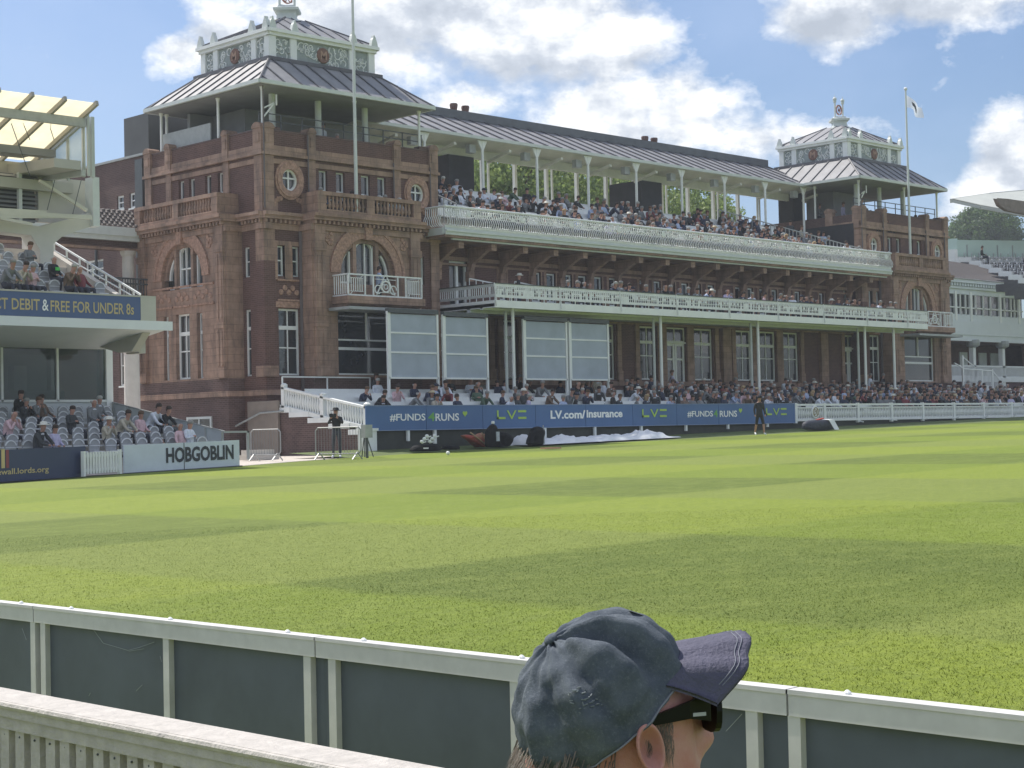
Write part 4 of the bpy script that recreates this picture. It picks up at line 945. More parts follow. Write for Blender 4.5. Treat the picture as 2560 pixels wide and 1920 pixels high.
m=MB(); m.box(8,CX1,53.5,53.8,10.75,11.2); m.box(8,CX1+1,52.6,53.6,10.15,10.5); m.prism([(50.4,10.9),(53.6,11.1),(53.6,10.7),(50.4,10.6)],'x',29.0,30.0); obj('rear_beam',m,mat('warm grey beam',(.45,.44,.40),.6,.08,1),GS)
m=MB(); m.poly(((30.2,50.4,12.3),(30.2,50.4,10.5),(30.2,54.6,10.5),(30.2,54.6,11.0))); obj('side_glazing',m,FROST,GS)
m=MB(); 
for y,z in ((50.3,12.5),(50.6,12.2),(51.6,11.95),(52.6,11.6),(53.4,11.3)): m.bar((30.22,y,10.4),(30.22,y,z),.08,.08)
m.bar((30.22,50.3,12.35),(30.22,54.4,11.0),.1,.12); m.bar((30.5,50.5,10.4),(30.5,50.5,12.45),.12,.12); 
m.bar((30.1,50.4,10.5),(30.1,54.0,10.7),.16,.2); obj('side_frame',m,mat('pale grey frame',(.50,.53,.50),.5,.08),GS)
m=MB(); m.box(12,AX-.3,55.5,55.7,2.0,5.1); m.box(12,AX-.3,52.8,55.5,4.98,5.1); obj('lounge_wall',m,mat('lounge wall',(.22,.24,.23),.8,.2,1),GS)
m=MB()
for k,x in enumerate((19.5,21.2,23.0,25.6,26.3,28.9,29.5,31.0)): m.box(x,x+(.18 if k%2 else .5),54.2+.1*(k%3),54.6,2.9,5.0 if k%3 else 4.2)
obj('reflection_upright',m,WHITE,GS)  # white uprights added behind the glass in place of its reflections
m=MB(); m.box(20,24,53.6,54.0,2.9,3.45); m.box(26.5,31,53.4,53.8,2.9,3.3); m.box(12,31.5,53.3,53.5,4.55,4.75); obj('reflection_ledge',m,STONE,GS)  # pale ledges added behind the glass, also standing in for reflections
# side glass screen of lower tier
m=MB(); m.poly(((AX,45.75,.95),(AX,52.5,2.05),(AX,52.5,2.86),(AX,45.75,1.72))); obj('side_screen',m,mat('obscured glass',(.50,.56,.60),.3,.08,1,alpha=.92),GS)
m=MB(); m.bar((AX,45.7,1.73),(AX,52.5,2.88),.05,.04)
for k in range(8): y=45.8+k*.93; m.bar((AX-.03,y,.8+(y-45.7)*.16),(AX-.03,y,1.70+(y-45.7)*.17),.05,.04)
m.box(AX-.1,AX+.9,45.6,45.66,1.68,1.74); m.box(AX+.82,AX+.9,45.6,45.66,.8,1.74); obj('screen_post',m,GREY,GS)
# link bridge, brick wing, white column
LB=thing('link_bridge',(37.5,63.8,9),'covered link bridge with clay tile roof between stand and left tower','bridge')
za=onX(372,571,41.4); yb=za.y; 
a0=pp(140,548,yb)
m=MB(); rz=za.z
m.poly(((a0[0],yb,rz),(41.5,yb,rz),(41.5,yb+1.6,rz+.95),(a0[0],yb+1.6,rz+.95)))
obj('tiles_base',m,TILE,LB)
m=MB(); x=a0[0]
j=0
while x<41.45:
    for r in range(6): m.lathe((x,yb+.02+r*.27,rz+.03+r*.16),[(.0,-.02),(.085,0),(.10,.05),(.06,.09)],6)
    x+=.26
obj('tiles',m,TILE,LB)
m=MB(); m.box(a0[0]-3,41.6,yb-.05,yb+.2,rz-.42,rz-.04); m.box(a0[0]-3,41.45,yb+.05,yb+.3,rz-.62,rz-.42); obj('cornice',m,PALE,LB)
m=MB(); m.box(a0[0]-3,41.4,yb+.3,yb+2,rz-.85,rz-.5); obj('ceiling',m,BRICKD,LB)
m=MB(); m.box(a0[0]-3,41.0,yb-.02,yb+.12,rz-1.05,rz-.95); obj('beam',m,TERRA,LB)
m=MB(); a=pp(320,610,yb+.2); m.lathe((a[0],yb+.2,4.3),[(.26,0),(.26,rz-5.6),(.32,rz-5.5),(.36,rz-5.35)],14); obj('column',m,STONE,LB)
m=MB(); z1=onY(330,697,yb-.3).z; 
for z in (z1,z1-1.0,z1-.22): m.bar((a0[0]-3,yb-.3,z),(41.1,yb-.3,z),.06,.07)
x=a0[0]-3
while x<41.1: m.bar((x,yb-.3,z1-1),(x,yb-.3,z1),.035,.035); x+=.13
obj('iron_railing',m,DGREY,LB); obj('deck',MB().box(a0[0]-3,41.1,yb-.3,yb+2,z1-1.4,z1-1.1),mat('deck soffit',(.13,.13,.14),.8,.1),LB)
BW=thing('brick_wing',(45,70,.5),'plain dark red brick rear wing behind the left tower with white framed windows','building')
WX=42.2; T=TS(WX,0)
def wy(px,py): return onX(px,py,WX)
ztop=wy(300,402).z
wins=[((293,310),(489,523)),((324,338),(482,520)),((214,259),(650,695)),((136,163),(666,690)),((299,313),(863,965))]
ops=[]
for (a,b),(c,d) in wins:
    y1=wy(a,(c+d)/2).y; y0=wy(b,(c+d)/2).y; zz1=wy((a+b)/2,c).z; zz0=wy((a+b)/2,d).z; ops.append((y0,y1,zz0,zz1))
m=MB(T); m.wall(64.95,92,.3,ztop,0,.3,ops); m.box(64.95,92,.3,8,ztop-.3,ztop); obj('wall',m,BRICKD,BW)
for o_ in ops: win(BW,'window',T,*o_,-.12,1 if o_[1]-o_[0]>1.2 else 0,((o_[2]+o_[3])/2,),.08)
obj('coping',MB(T).box(64.95,92,-.08,.4,ztop,ztop+.1),GREY,BW)
q=wy(309,399).y; zt2=wy(312,296).z
m=MB(T); m.box(65.2,q,.05,3.5,ztop-.2,zt2); obj('plant_room',m,mat('dark grey cladding',(.09,.095,.10),.7,.15,1),BW)
m=MB(T); m.box(65.3,65.9,-.25,.05,4,ztop-.2); m.tube((69.5,-.1,1),(69.5,-.1,ztop-.5),.07); m.tube((76,-.1,1),(76,-.1,ztop-3),.12); obj('duct',m,DGREY,BW)
m=MB(); q=onY(330,950,58.0); m.lathe((q.x,58.0,.5),[(.34,0),(.32,1.0),(.30,4.4),(.34,4.5),(.48,4.75),(.52,4.95),(.52,5.1)],20); tag(obj('round_column',m,mat('pale stone column',(.60,.57,.53),.7,.08),org=(q.x,58,.5)),'thick round pale column between left stand and tower','column')
# ================= right hand buildings =================
RB=thing('white_clubhouse',(103,58,1.8),'white painted two storey clubhouse with veranda and brown hipped roof right of the pavilion','building')
RY=58.0; RX0=96.2; RX1=116
q=lambda px,py,Y=RY:onY(px,py,Y)
m=MB(); m.box(RX0,RX1-8.6,RY,RY+.1,9.9,10.25); m.box(RX0,RX1-8.6,RY-.15,RY+8,10.25,10.40); m.box(RX0,RX1-8.6,RY-.35,RY+8,10.62,10.9)
x=RX0
while x<RX1-8.6: m.box(x,x+.16,RY-.28,RY,10.42,10.6); x+=.33
m.box(RX0,118,RY,RY+.1,8.1,8.6); m.box(RX0,107.7,RY-.12,RY+.1,7.25,8.15); m.box(RX0,107.7,RY-.06,RY+.15,6.85,7.3); obj('fascia',m,mat('white boarding',(.68,.73,.76),.5,.06,1),RB)
m=MB(); wxs=[RX0,q(2389,760).x,q(2427,760).x,q(2500,760).x,q(2547,760).x]
for x in wxs[1:]: m.box(x-.12,x+.14,RY-.04,RY+.2,8.1,10.1)
for px in (2402,2415,2440,2459,2477,2512,2528,2537): x=q(px,760).x; m.box(x-.05,x+.05,RY,RY+.1,8.55,9.95)
m.box(RX0,107.2,RY,RY+.1,9.0,9.08); obj('window_bars',m,WHITE,RB)
obj('pane',MB().box(RX0,107.2,RY+.1,RY+.12,8.55,10.0),GLASS,RB)
m=MB()
for px in (2403,2432,2455,2518): x=q(px,760).x; m.box(x-.25,x+.25,RY+.3,RY+.34,8.6,9.95)
obj('curtain',m,mat('pale curtain',(.45,.48,.46),.8,.1,3),RB)
m=MB(); m.poly(((RX0-1,RY-.45,10.85),(118,RY-.45,10.85),(118,RY+5,12.6),(RX0-1+3.2,RY+5,13.1))); m.poly(((RX0-1,RY-.45,10.85),(RX0+2.2,RY+5,13.1),(RX0-1,RY+9,10.85))); obj('roof',m,SLATE,RB)
m=MB(); m.box(95.6,118,RY+2.4,RY+2.6,1.5,7.2); m.box(RX0,118,RY+.1,RY+2.5,6.8,6.86); m.box(107.6,118,RY,RY+.4,1.5,8.3); obj('veranda_wall',m,BRICKD,RB)
m=MB()
for px in (2437,2510): x=q(px,900).x; m.box(x-.16,x+.16,RY,RY+.32,3.6,6.9); obj('veranda_post',m,WHITE,RB); m=MB(); m.lathe((x,RY+.1,6.45),[(.2,0),(.42,.12),(.46,.3),(.42,.5)],12); obj('capital',m,GREY,RB); m=MB()
m=MB(); m.box(RX0,107.2,RY,RY+.08,5.15,5.28); m.box(RX0,107.2,RY,RY+.08,4.5,4.6); x=RX0
while x<107.2: m.box(x,x+.05,RY,RY+.06,4.55,5.2); x+=.15
m.box(RX0,108,RY-.1,RY+2.4,4.2,4.5); m.box(RX0+7.4,108,RY-.2,RY,3.0,3.5); obj('veranda_balustrade',m,WHITE,RB)
m=MB(); m.box(RX0,108,RY+.05,RY+.1,1.5,4.2); obj('base_wall',m,mat('maroon base',(.10,.05,.06),.7,.1),RB)
m=MB()
for px in (2407,2455,2484): x=q(px,900,RY+2.4).x; m.box(x-.5,x+.5,RY+2.32,RY+2.4,4.5,6.3); obj('veranda_door',m,PALE,RB); m=MB()
ST=thing('staircase',(101,57,2),'small white outdoor staircase with railings below the white veranda','staircase')
m=MB(); a=q(2408,950,56.6).x; b=q(2455,950,56.6).x; c=q(2481,950,56.6).x; d=q(2520,950,56.6).x; ys=56.6
m.box(a,b,ys,ys+1,3.3,3.75); m.box(b,c,ys,ys+1,3.55,3.9)
for k in range(6): x=c+(d-c)*k/6; m.box(x,x+(d-c)/6,ys,ys+1,3.55-.22*(k+1),3.75-.22*k)
for x,z in ((a,5.8),(b,4.95),(c,4.95),(d,3.6)): m.box(x-.07,x+.07,ys-.04,ys+.06,2.4,z)
m.bar((a-1,ys,5.3),(a,ys,5.0),.07,.07); m.bar((a,ys,4.95),(b,ys,4.9),.07,.07); m.bar((b,ys,4.9),(c,ys,4.85),.07,.07); m.bar((c,ys,4.85),(d,ys,3.6),.07,.09); m.bar((c,ys,3.75),(d,ys,2.5),.07,.09); m.bar((a,ys,5.7),(a+1.6,ys,5.0),.06,.06)
x=a+.1
while x<c: m.bar((x,ys,3.9),(x,ys,4.9),.04,.04); x+=.16
while x<d: z=4.85-(x-c)/(d-c)*1.25; m.bar((x,ys,z-1.1),(x,ys,z),.04,.04); x+=.16
obj('stairs_and_rails',m,WHITE,ST)
# modern stand behind
S2=thing('modern_stand',(115,66,8),'modern white stepped stand with glass screens and tensile canopy at the right edge','grandstand')
# its rows run to the right and a little towards the camera
dv=Vector((math.cos(R(-62)),math.sin(R(-62)),0)); nv=Vector((-dv.y,dv.x,0))   # nv: up the rake, away
nv=Vector((-.43,.90,0)).normalized(); dv=Vector((.88,-.47,0)).normalized()
base=onY(2395,655,66); 
rows=[]
m=MB(); seats2=[]
for k in range(9):
    px,py=2398+24.5*k,655+8.9*k
    zz=onY(2395,655,66).z-.48*k; v=ray(px,py); kk=(zz-CAM.z)/v.z; p=CAM+v*kk
    rows.append(p); L_=14-.0*k; q2=p+dv*L_
    # white riser end and step
    T=(lambda p:(lambda c:Vector((p.x+dv.x*c.x+nv.x*c.y,p.y+dv.y*c.x+nv.y*c.y,p.z+c.z))))(p)
    m.T=T; m.box(0,.95,-.08,0,.0,.34,1); m.box(0,16,0,1.3,-.5,-.02,0); m.box(-.12,.0,-.1,1.3,-.5,.25 if k==0 else .0,1 if k==0 else 0)
    for j in range(22): seats2.append((T(Vector((1.3+j*.62,.55,0))),k))
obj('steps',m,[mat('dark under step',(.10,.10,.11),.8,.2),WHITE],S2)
m=MB(); p=rows[0]; T=lambda c:Vector((p.x+dv.x*c.x+nv.x*c.y,p.y+dv.y*c.x+nv.y*c.y,p.z+c.z)); m.T=T
m.box(-.1,20,1.3,1.5,-.2,.5); m.box(-.3,-.1,0,1.5,-.4,.95); obj('rear_parapet',m,WHITE,S2)
m=MB(T); m.box(-.1,20,1.42,1.46,.5,1.75); m.box(-.14,-.1,0,1.46,.9,1.75); obj('glass_screen',m,mat('frosted green glass',(.62,.76,.72),.15,.05,1,alpha=.75),S2)
m=MB(T)
for j in range(12): m.box(1+j*1.3,1.05+j*1.3,1.36,1.42,.3,1.4)
obj('screen_post',m,GREY,S2)
# canopy
CN=thing('tensile_canopy',(125,68,17),'white tensile canopy with timber truss above the modern stand','canopy')
P2=lambda px,py,Y:onY(px,py,Y)
m=MB(); A0=P2(2379,502,66); A1=P2(2470,488,68); A2=P2(2570,479,70); B1=P2(2450,518,64); B2=P2(2575,540,62); C2=P2(2720,470,71); D2=P2(2720,580,60)
m.poly((A0,B1,B2,A2,A1)); m.poly((A2,B2,D2,C2))
m.poly([p_+Vector((0,0,.18)) for p_ in (A0,B1,B2,A2,A1)])
m.bar(A0,A1,.25,.3); m.bar(A1,A2,.25,.35); m.bar(A0,B1,.2,.22); m.bar(B1,B2,.2,.25); m.bar(A2,C2,.25,.35)
obj('fabric',m,FABW,CN)
m=MB(); m.prism([(0,0),(1,1)],'y',0,.1) if False else None
pts=[P2(2492,495,66),P2(2520,497,66),P2(2575,505,66),P2(2720,510,66),P2(2720,575,66),P2(2575,538,66),P2(2520,527,66),P2(2500,514,66)]
pts=[CAM+(p_-CAM)*.9 for p_ in pts]; m.poly(pts); m.poly([p_+Vector((0,.3,0)) for p_ in pts]); m.bar(P2(2500,500,66),P2(2450,522,65),.08,.08); m.bar(P2(2500,514,66),P2(2440,512,65),.08,.08)
obj('truss',m,BRNT,CN)
# ================= trees =================
def crown_mesh(name,r,n,seed,leaf=.34,lm=None):
    rnd=random.Random(seed); m=MB()
    cl=[]
    for k in range(n//60):
        while True:
            v=Vector((rnd.uniform(-1,1),rnd.uniform(-1,1),rnd.uniform(-.9,1)))
            if .25<v.length<1: break
        v=v*(.55+.45*rnd.random()) if v.length<.6 else v
        cl.append((Vector((v.x*r,v.y*r,v.z*r*.8)),r*rnd.uniform(.10,.24)))
    for c,cr in cl:
        for _ in range(60):
            d=Vector((rnd.gauss(0,1),rnd.gauss(0,1),rnd.gauss(0,.7))).normalized()*cr*rnd.uniform(.5,1.15); p=c+d
            a=Vector((rnd.gauss(0,1),rnd.gauss(0,1),rnd.gauss(0,1))).normalized(); b=a.cross(d+Vector((.01,0,0))).normalized(); s=leaf*rnd.uniform(.5,1.1)
            m.poly((p-a*s*.5,p+b*s*.35,p+a*s*.5,p-b*s*.35))
    me=bpy.data.meshes.new(name); me.from_pydata(m.v,[],m.f); me.materials.append(lm); return me
cm=[crown_mesh('crown_a',5.2,12000,1,.40,LEAF),crown_mesh('crown_b',5.2,12000,2,.40,LEAF)]
cmd=[crown_mesh('crown_c',7.5,48000,3,.58,LEAF2)]
def tree(x,y,zc,sc_,me,label,group,zg=1.5,sq=1):
    t=thing('tree',(x,y,zg),label,'tree',group); rr=5.2*sc_
    m=MB(); rnd=random.Random(int(x*7)); m.tube((x,y,zg),(x,y,zc-1),.45*sc_+.1,.22*sc_,8)
    for k in range(9):
        a=rnd.uniform(0,6.28); e=Vector((x+math.cos(a)*rr*rnd.uniform(.3,.8),y+math.sin(a)*rr*rnd.uniform(.3,.8),zc+rr*rnd.uniform(-.3,.7))); s=Vector((x,y,zc-rr*rnd.uniform(.2,.7))); mid=(s+e)/2+Vector((0,0,-.3)); m.tube(s,mid,.16*sc_,.10*sc_,6); m.tube(mid,e,.10*sc_,.03,6)
    obj('trunk',m,BARK,t); c=bpy.data.objects.new('crown',me); COL.objects.link(c); c.parent=t; c.location=(0,0,zc-zg); c.scale=(sc_,sc_,sc_*sq); c.rotation_euler=(0,0,x*1.7)
tl=['first tree behind the upper terrace beside left stair block','second tree left of the upper terrace, sunlit behind the seats','third tree, between the second and third white roof columns','middle tree behind the upper terrace, above the crowd','fifth tree left of the right dark stair block','tree just right of the second dark stair block','low tree farthest right seen under the pavilion roof']
for k,(px,py,s_) in enumerate(((1105,470,.85),(1210,440,1.05),(1320,455,1.0),(1440,465,1.0),(1555,485,.95),(1690,500,.85),(1765,525,.7))):
    q_=onY(px,py,82+k*.7); tree(q_.x,q_.y,q_.z-1.7,s_,cm[k%2],tl[k],'sunlit trees behind the pavilion')
for px,py,s_,lab in ((2462,592,.84,'big dark green tree behind the modern stand at right'),(2398,660,.50,'smaller dark tree between the right tower and the modern stand'),(2600,665,.62,'dark tree half outside the frame behind the glass screen at right')):
    q_=onY(px,py,150); tree(q_.x,q_.y,q_.z,s_,cmd[0],lab,'trees right of the pavilion')
# ================= crowd figures =================
def figure(J,E,rad,mats_of,sub=1,name='body'):
    """continuous body grown over a skeleton; every face takes the clothing of its nearest bone"""
    me=bpy.data.meshes.new(name); ks=list(J); me.from_pydata([J[k] for k in ks],[],[(ks.index(a),ks.index(b)) for a,b,_ in E])
    o=bpy.data.objects.new(name,me); COL.objects.link(o); md=o.modifiers.new('s','SKIN'); md.use_smooth_shade=True
    if sub: sb=o.modifiers.new('b','SUBSURF'); sb.levels=sub; sb.render_levels=sub
    for i,k in enumerate(ks):
        sv=me.skin_vertices[0].data[i]; r=rad[k]; sv.radius=r if isinstance(r,tuple) else (r,r); sv.use_root=(k=='pel')
    dg=bpy.context.evaluated_depsgraph_get(); out=bpy.data.meshes.new_from_object(o.evaluated_get(dg)); bpy.data.objects.remove(o)
    out.materials.clear()
    for mm in mats_of: out.materials.append(mm)
    segs=[(Vector(J[a]),Vector(J[b]),mi) for a,b,mi in E]
    for p in out.polygons:
        c=p.center; best=9; bi=0
        for a,b,mi in segs:
            ab=b-a; t=max(0,min(1,(c-a).dot(ab)/ab.length_squared)); d=(a+ab*t-c).length
            if d<best: best=d; bi=mi
        p.material_index=bi
        # white shirt front showing between the jacket lapels
        if bi==0 and SHIRTV and abs(c.x)<.018+(c.z-.84)*.12 and c.y<-.07 and .84<c.z<1.06: p.material_index=3
        p.use_smooth=True
    return out
SHIRTV=True; DZ=0
def seated(lean=0,turn=0,arms='lap',shirtv=True,legs=1):
    global SHIRTV; SHIRTV=shirtv
    l=lean
    J={'pel':(0,0,.52),'sp':(0,.02+l*.4,.72),'ch':(0,.03-l,.93),'nk':(0,.0-l*1.25,1.07),'h0':(0,-.02-l*1.35,1.15),'h1':(turn*.02,-.03-l*1.4,1.24),'h2':(turn*.02,-.01-l*1.4,1.30)}
    rad={'pel':(.17,.14),'sp':(.16,.13),'ch':(.17,.13),'nk':.055,'h0':.075,'h1':.098,'h2':.075}
    E=[('pel','sp',0),('sp','ch',0),('ch','nk',0),('nk','h0',1),('h0','h1',1),('h1','h2',1)]
    for s,n in ((1,'r'),(-1,'l')):
        J['s'+n]=(s*.18,.03-l,1.0); rad['s'+n]=.07; E.append(('ch','s'+n,0))
        if arms=='lap': el,wr,hd=(s*.24,-.04-l,.76),(s*.15,-.24-l*.8,.67),(s*.08,-.31-l*.8,.66)
        elif arms=='fold': el,wr,hd=(s*.25,-.06-l,.78),(s*.05,-.2-l,.84),(-s*.06,-.19-l,.86)
        elif arms=='face': el,wr,hd=(s*.22,-.16-l,.76),(s*.10,-.16-l*1.3,.98),(s*.06,-.13-l*1.4,1.08)
        elif arms=='knee': el,wr,hd=(s*.24,-.24-l,.70),(s*.12,-.40-l*.6,.66),(s*.05,-.44-l*.6,.66)
        else: el,wr,hd=(s*.30,.02,.78),(s*.38,-.10,.66),(s*.40,-.17,.62)
        J['e'+n],J['w'+n],J['d'+n]=el,wr,hd; rad['e'+n]=.048; rad['w'+n]=.033; rad['d'+n]=.036
        E+=[('s'+n,'e'+n,0),('e'+n,'w'+n,0),('w'+n,'d'+n,1)]
        J['k'+n]=(s*.14,-.44,.54); J['a'+n]=(s*.15,-.42,.11); J['t'+n]=(s*.16,-.56,.05); J['p'+n]=(s*.09,-.05,.50)
        rad['k'+n]=.07; rad['a'+n]=.045; rad['t'+n]=.035; rad['p'+n]=.10
        E+=[('pel','p'+n,2),('p'+n,'k'+n,2),('k'+n,'a'+n,2),('a'+n,'t'+n,2)]
    return J,E,rad
def standing(pose='stand',shorts=False):
    global SHIRTV; SHIRTV=False
    J={'pel':(0,0,.95),'sp':(0,.01,1.12),'ch':(0,.0,1.32),'nk':(0,-.01,1.48),'h0':(0,-.03,1.56),'h1':(0,-.04,1.65),'h2':(0,-.02,1.72)}
    rad={'pel':(.15,.11),'sp':(.14,.11),'ch':(.17,.12),'nk':.052,'h0':.072,'h1':.092,'h2':.07}
    E=[('pel','sp',0),('sp','ch',0),('ch','nk',0),('nk','h0',1),('h0','h1',1),('h1','h2',1)]
    for s,n in ((1,'r'),(-1,'l')):
        J['s'+n]=(s*.18,0,1.40); rad['s'+n]=.07; E.append(('ch','s'+n,0))
        if pose=='walk': el,wr,hd=(s*.25,.05 if s>0 else .0,1.14),(s*.24,-.10 if s>0 else -.05,.92),(s*.22,-.14 if s>0 else -.07,.84)
        elif pose=='camera': el,wr,hd=(s*.26,-.12,1.22),(s*.12,-.28,1.42),(s*.07,-.34,1.46)
        elif pose=='lean': el,wr,hd=(s*.26,-.12,1.18),(s*.14,-.34,1.10),(s*.08,-.40,1.08)
        else: el,wr,hd=(s*.24,.02,1.14),(s*.22,-.06,.9),(s*.2,-.1,.82)
        J['e'+n],J['w'+n],J['d'+n]=el,wr,hd; rad['e'+n]=.046; rad['w'+n]=.032; rad['d'+n]=.04
        E+=[('s'+n,'e'+n,0),('e'+n,'w'+n,0),('w'+n,'d'+n,1)]
        st=(.20 if pose=='walk' else .02)*s
        J['p'+n]=(s*.09,0,.90); J['k'+n]=(s*.12,-.03-st*.6,.50); J['a'+n]=(s*.13,.03-st*1.0,.10 if not (pose=='walk' and s<0) else .14); J['t'+n]=(s*.15,-.12-st*1.0,.04)
        rad['p'+n]=.10; rad['k'+n]=.062; rad['a'+n]=.042; rad['t'+n]=.038
        E+=[('pel','p'+n,2),('p'+n,'k'+n,2),('k'+n,'a'+n,1 if shorts else 2),('a'+n,'t'+n,3)]
    return J,E,rad
BM=[SHIRT,SKIN,TROUS,WSHIRT]
def mk(p,J): 
    me=figure(*p,BM,1); return me
VAR=[]
for args in (dict(arms='lap'),dict(arms='fold',turn=1),dict(lean=.12,arms='knee'),dict(arms='face',lean=.05),dict(arms='wide',lean=-.06),dict(arms='lap',turn=-1,lean=.04),dict(arms='face',turn=2,lean=.14),dict(arms='knee',lean=.22,turn=-1),dict(arms='fold',turn=-2,lean=-.08)):
    p=seated(**args); VAR.append((figure(*p,BM,1),p[0]['h1'],1)); 
    args['shirtv']=False; p=seated(**args); VAR.append((figure(*p,BM,1),p[0]['h1'],0))
def hairmesh(kind):
    m=MB()
    if kind=='hair': m.lathe((0,0,0),[(.090,-.015),(.103,.03),(.098,.07),(.07,.10),(.03,.115)],10); m.lathe((0,.045,-.04),[(.05,-.03),(.075,0),(.08,.04)],8)
    if kind=='long': m.lathe((0,0,0),[(.100,-.01),(.11,.03),(.10,.07),(.07,.10),(.03,.115)],10); m.lathe((0,.05,-.16),[(.05,-.05),(.09,0),(.10,.1),(.09,.2)],8)
    if kind=='bald': m.lathe((0,.045,-.02),[(.06,-.05),(.085,-.02),(.092,.02),(.08,.05)],10)
    if kind=='cap': m.lathe((0,0,.0),[(.106,.0),(.112,.04),(.098,.085),(.06,.115),(.02,.125)],10); m.box(-.075,.075,-.19,-.06,.012,.028)
    if kind=='sunhat': m.lathe((0,0,.02),[(.19,-.005),(.185,.015),(.115,.02),(.108,.07),(.085,.10),(.02,.108)],14)
    me=bpy.data.meshes.new(kind); me.from_pydata(m.v,[],m.f); me.materials.append(HAIR); me.polygons.foreach_set('use_smooth',[True]*len(m.f)); return me
HM={k:hairmesh(k) for k in ('hair','long','bald','cap','sunhat')}
CL=[('dark navy suit',(.03,.04,.075),1,9),('charcoal suit',(.05,.055,.06),1,8),('black jacket',(.022,.024,.028),1,7),('white shirt',(.66,.70,.78),0,3),('pale blue shirt',(.40,.48,.66),0,2),('cream linen jacket',(.46,.42,.34),1,1.5),('grey jacket',(.20,.21,.22),1,4),('pink shirt',(.62,.43,.46),0,1),('brown tweed jacket',(.17,.12,.09),1,3),('green jumper',(.08,.13,.09),0,1),('maroon jumper',(.20,.05,.06),0,1),('lilac shirt',(.50,.47,.65),0,1)]
HC=[('grey hair','hair',(.28,.27,.26),7),('white hair','hair',(.44,.43,.41),2),('dark hair','hair',(.05,.035,.03),7),('brown hair','hair',(.13,.08,.05),5),('balding grey head','bald',(.45,.43,.41),4),('white sun hat','sunhat',(.70,.68,.62),1),('dark cap','cap',(.03,.035,.06),1),('long fair hair','long',(.38,.27,.15),1),('straw hat','sunhat',(.50,.42,.28),.5)]
def wch(rnd,L): 
    return rnd.choices(L,[x[-1] for x in L])[0]
SEATS=[]   # (x,y,z of feet, facing, where, front row order)
ORD=lambda n: {1:'first',2:'second',3:'third'}.get(n) or (str(n)+('st' if n%10==1 and n%100!=11 else 'nd' if n%10==2 and n%100!=12 else 'rd' if n%10==3 and n%100!=13 else 'th'))
rnd=random.Random(21)
def fill(x0,x1,y,z,dens,where,step=.56,face=0,grp=''):
    x=x0+.2; n=0
    while x<x1:
        d=dens(x) if callable(dens) else dens
        if rnd.random()<d: n+=1; SEATS.append((x+rnd.uniform(-.06,.06),y+rnd.uniform(-.05,.05),z,face+rnd.gauss(0,.42),where,n,grp))
        x+=step
# ground terrace: sparse on the left, packed to the right
def dg_(x): return .30 if x<45 else .42 if x<51 else .25 if x<53 else .48 if x<60 else .66 if x<70 else .84
RN=['front','second','third','fourth','fifth','back']
for k,(y,z) in enumerate(RT):
    fill(43.0,103,y+.16,z-.08,(lambda x,k=k: dg_(x)*(1 if k<4 else .8 if k==4 else .35)),'ground terrace '+RN[k]+' row',.58,0,'spectators on the ground terrace')
# lower balcony
for k in range(2): fill(56.5,84.5,53.35+.9*k,7.12+.0*k,.58 if k==0 else .5,'lower balcony '+RN[k]+' row',.62,0,'spectators on the lower balcony')
# upper terrace
for k,(y,z) in enumerate(ROWSU):
    fill(52.2,84.5,y+.16,z-.05,(lambda x,k=k: (.62 if k<4 else .5 if k==4 else .40)*(1 if 53<x<80 else .55)),'upper terrace '+RN[k]+' row',.60,0,'spectators on the upper terrace')
def add_person(x,y,z,rz,label,cat='person',cl=None,hc=None,rn=None,group=None,stand=None,shape=None,scale=1):
    if stand is not None: me,hp=stand
    else:
        cand=[v for v in VAR if v[2]==cl[2]]; me,hp,_=cand[rn.randrange(len(cand))] if shape is None else cand[shape]
        scale=rn.uniform(.93,1.05)
    o=bpy.data.objects.new('person',me); COL.objects.link(o); o.location=(x,y,z); o.rotation_euler=(0,0,rz); o.color=(*cl[1],1); o.scale=(scale,)*3
    h=bpy.data.objects.new('hat' if hc[1] in('cap','sunhat') else 'hair',HM[hc[1]]); COL.objects.link(h); h.parent=o; h.location=(hp[0],hp[1],hp[2]+.015); h.color=(*hc[2],1)
    tag(o,label,cat,group); return o
def cdist(s): return (Vector(s[:3])-CAM).length
# standing meshes
def stm(pose,shorts=False,J=None):
    p=standing(pose,shorts); return (figure(*p,BM,1),p[0]['h1'])
S_ST=stm('stand'); S_LEAN=stm('lean'); S_CAM=stm('camera')
# named people -------------------------------------------------
npeople=0
def P_(*a,**k):
    global npeople; npeople+=1; return add_person(*a,**k)
SP=CL
def cn(n): return next(c for c in CL if c[0]==n)
def hn(n): return next(c for c in HC if c[0]==n)
# the fielding coach walking in front of the boards
p=standing('walk',True); WM=(figure(*p,[BLACK,SKIN,BLACK,WHITE],1),p[0]['h1'])
wp=onGr(1900,1089)
w_=P_(wp.x,wp.y,wp.z,-.5,'person in black tracksuit top, shorts and white shoes walking in front of blue boards',cl=('b',(.02,.02,.02),0),hc=('c','cap',(.015,.015,.02)),stand=WM)
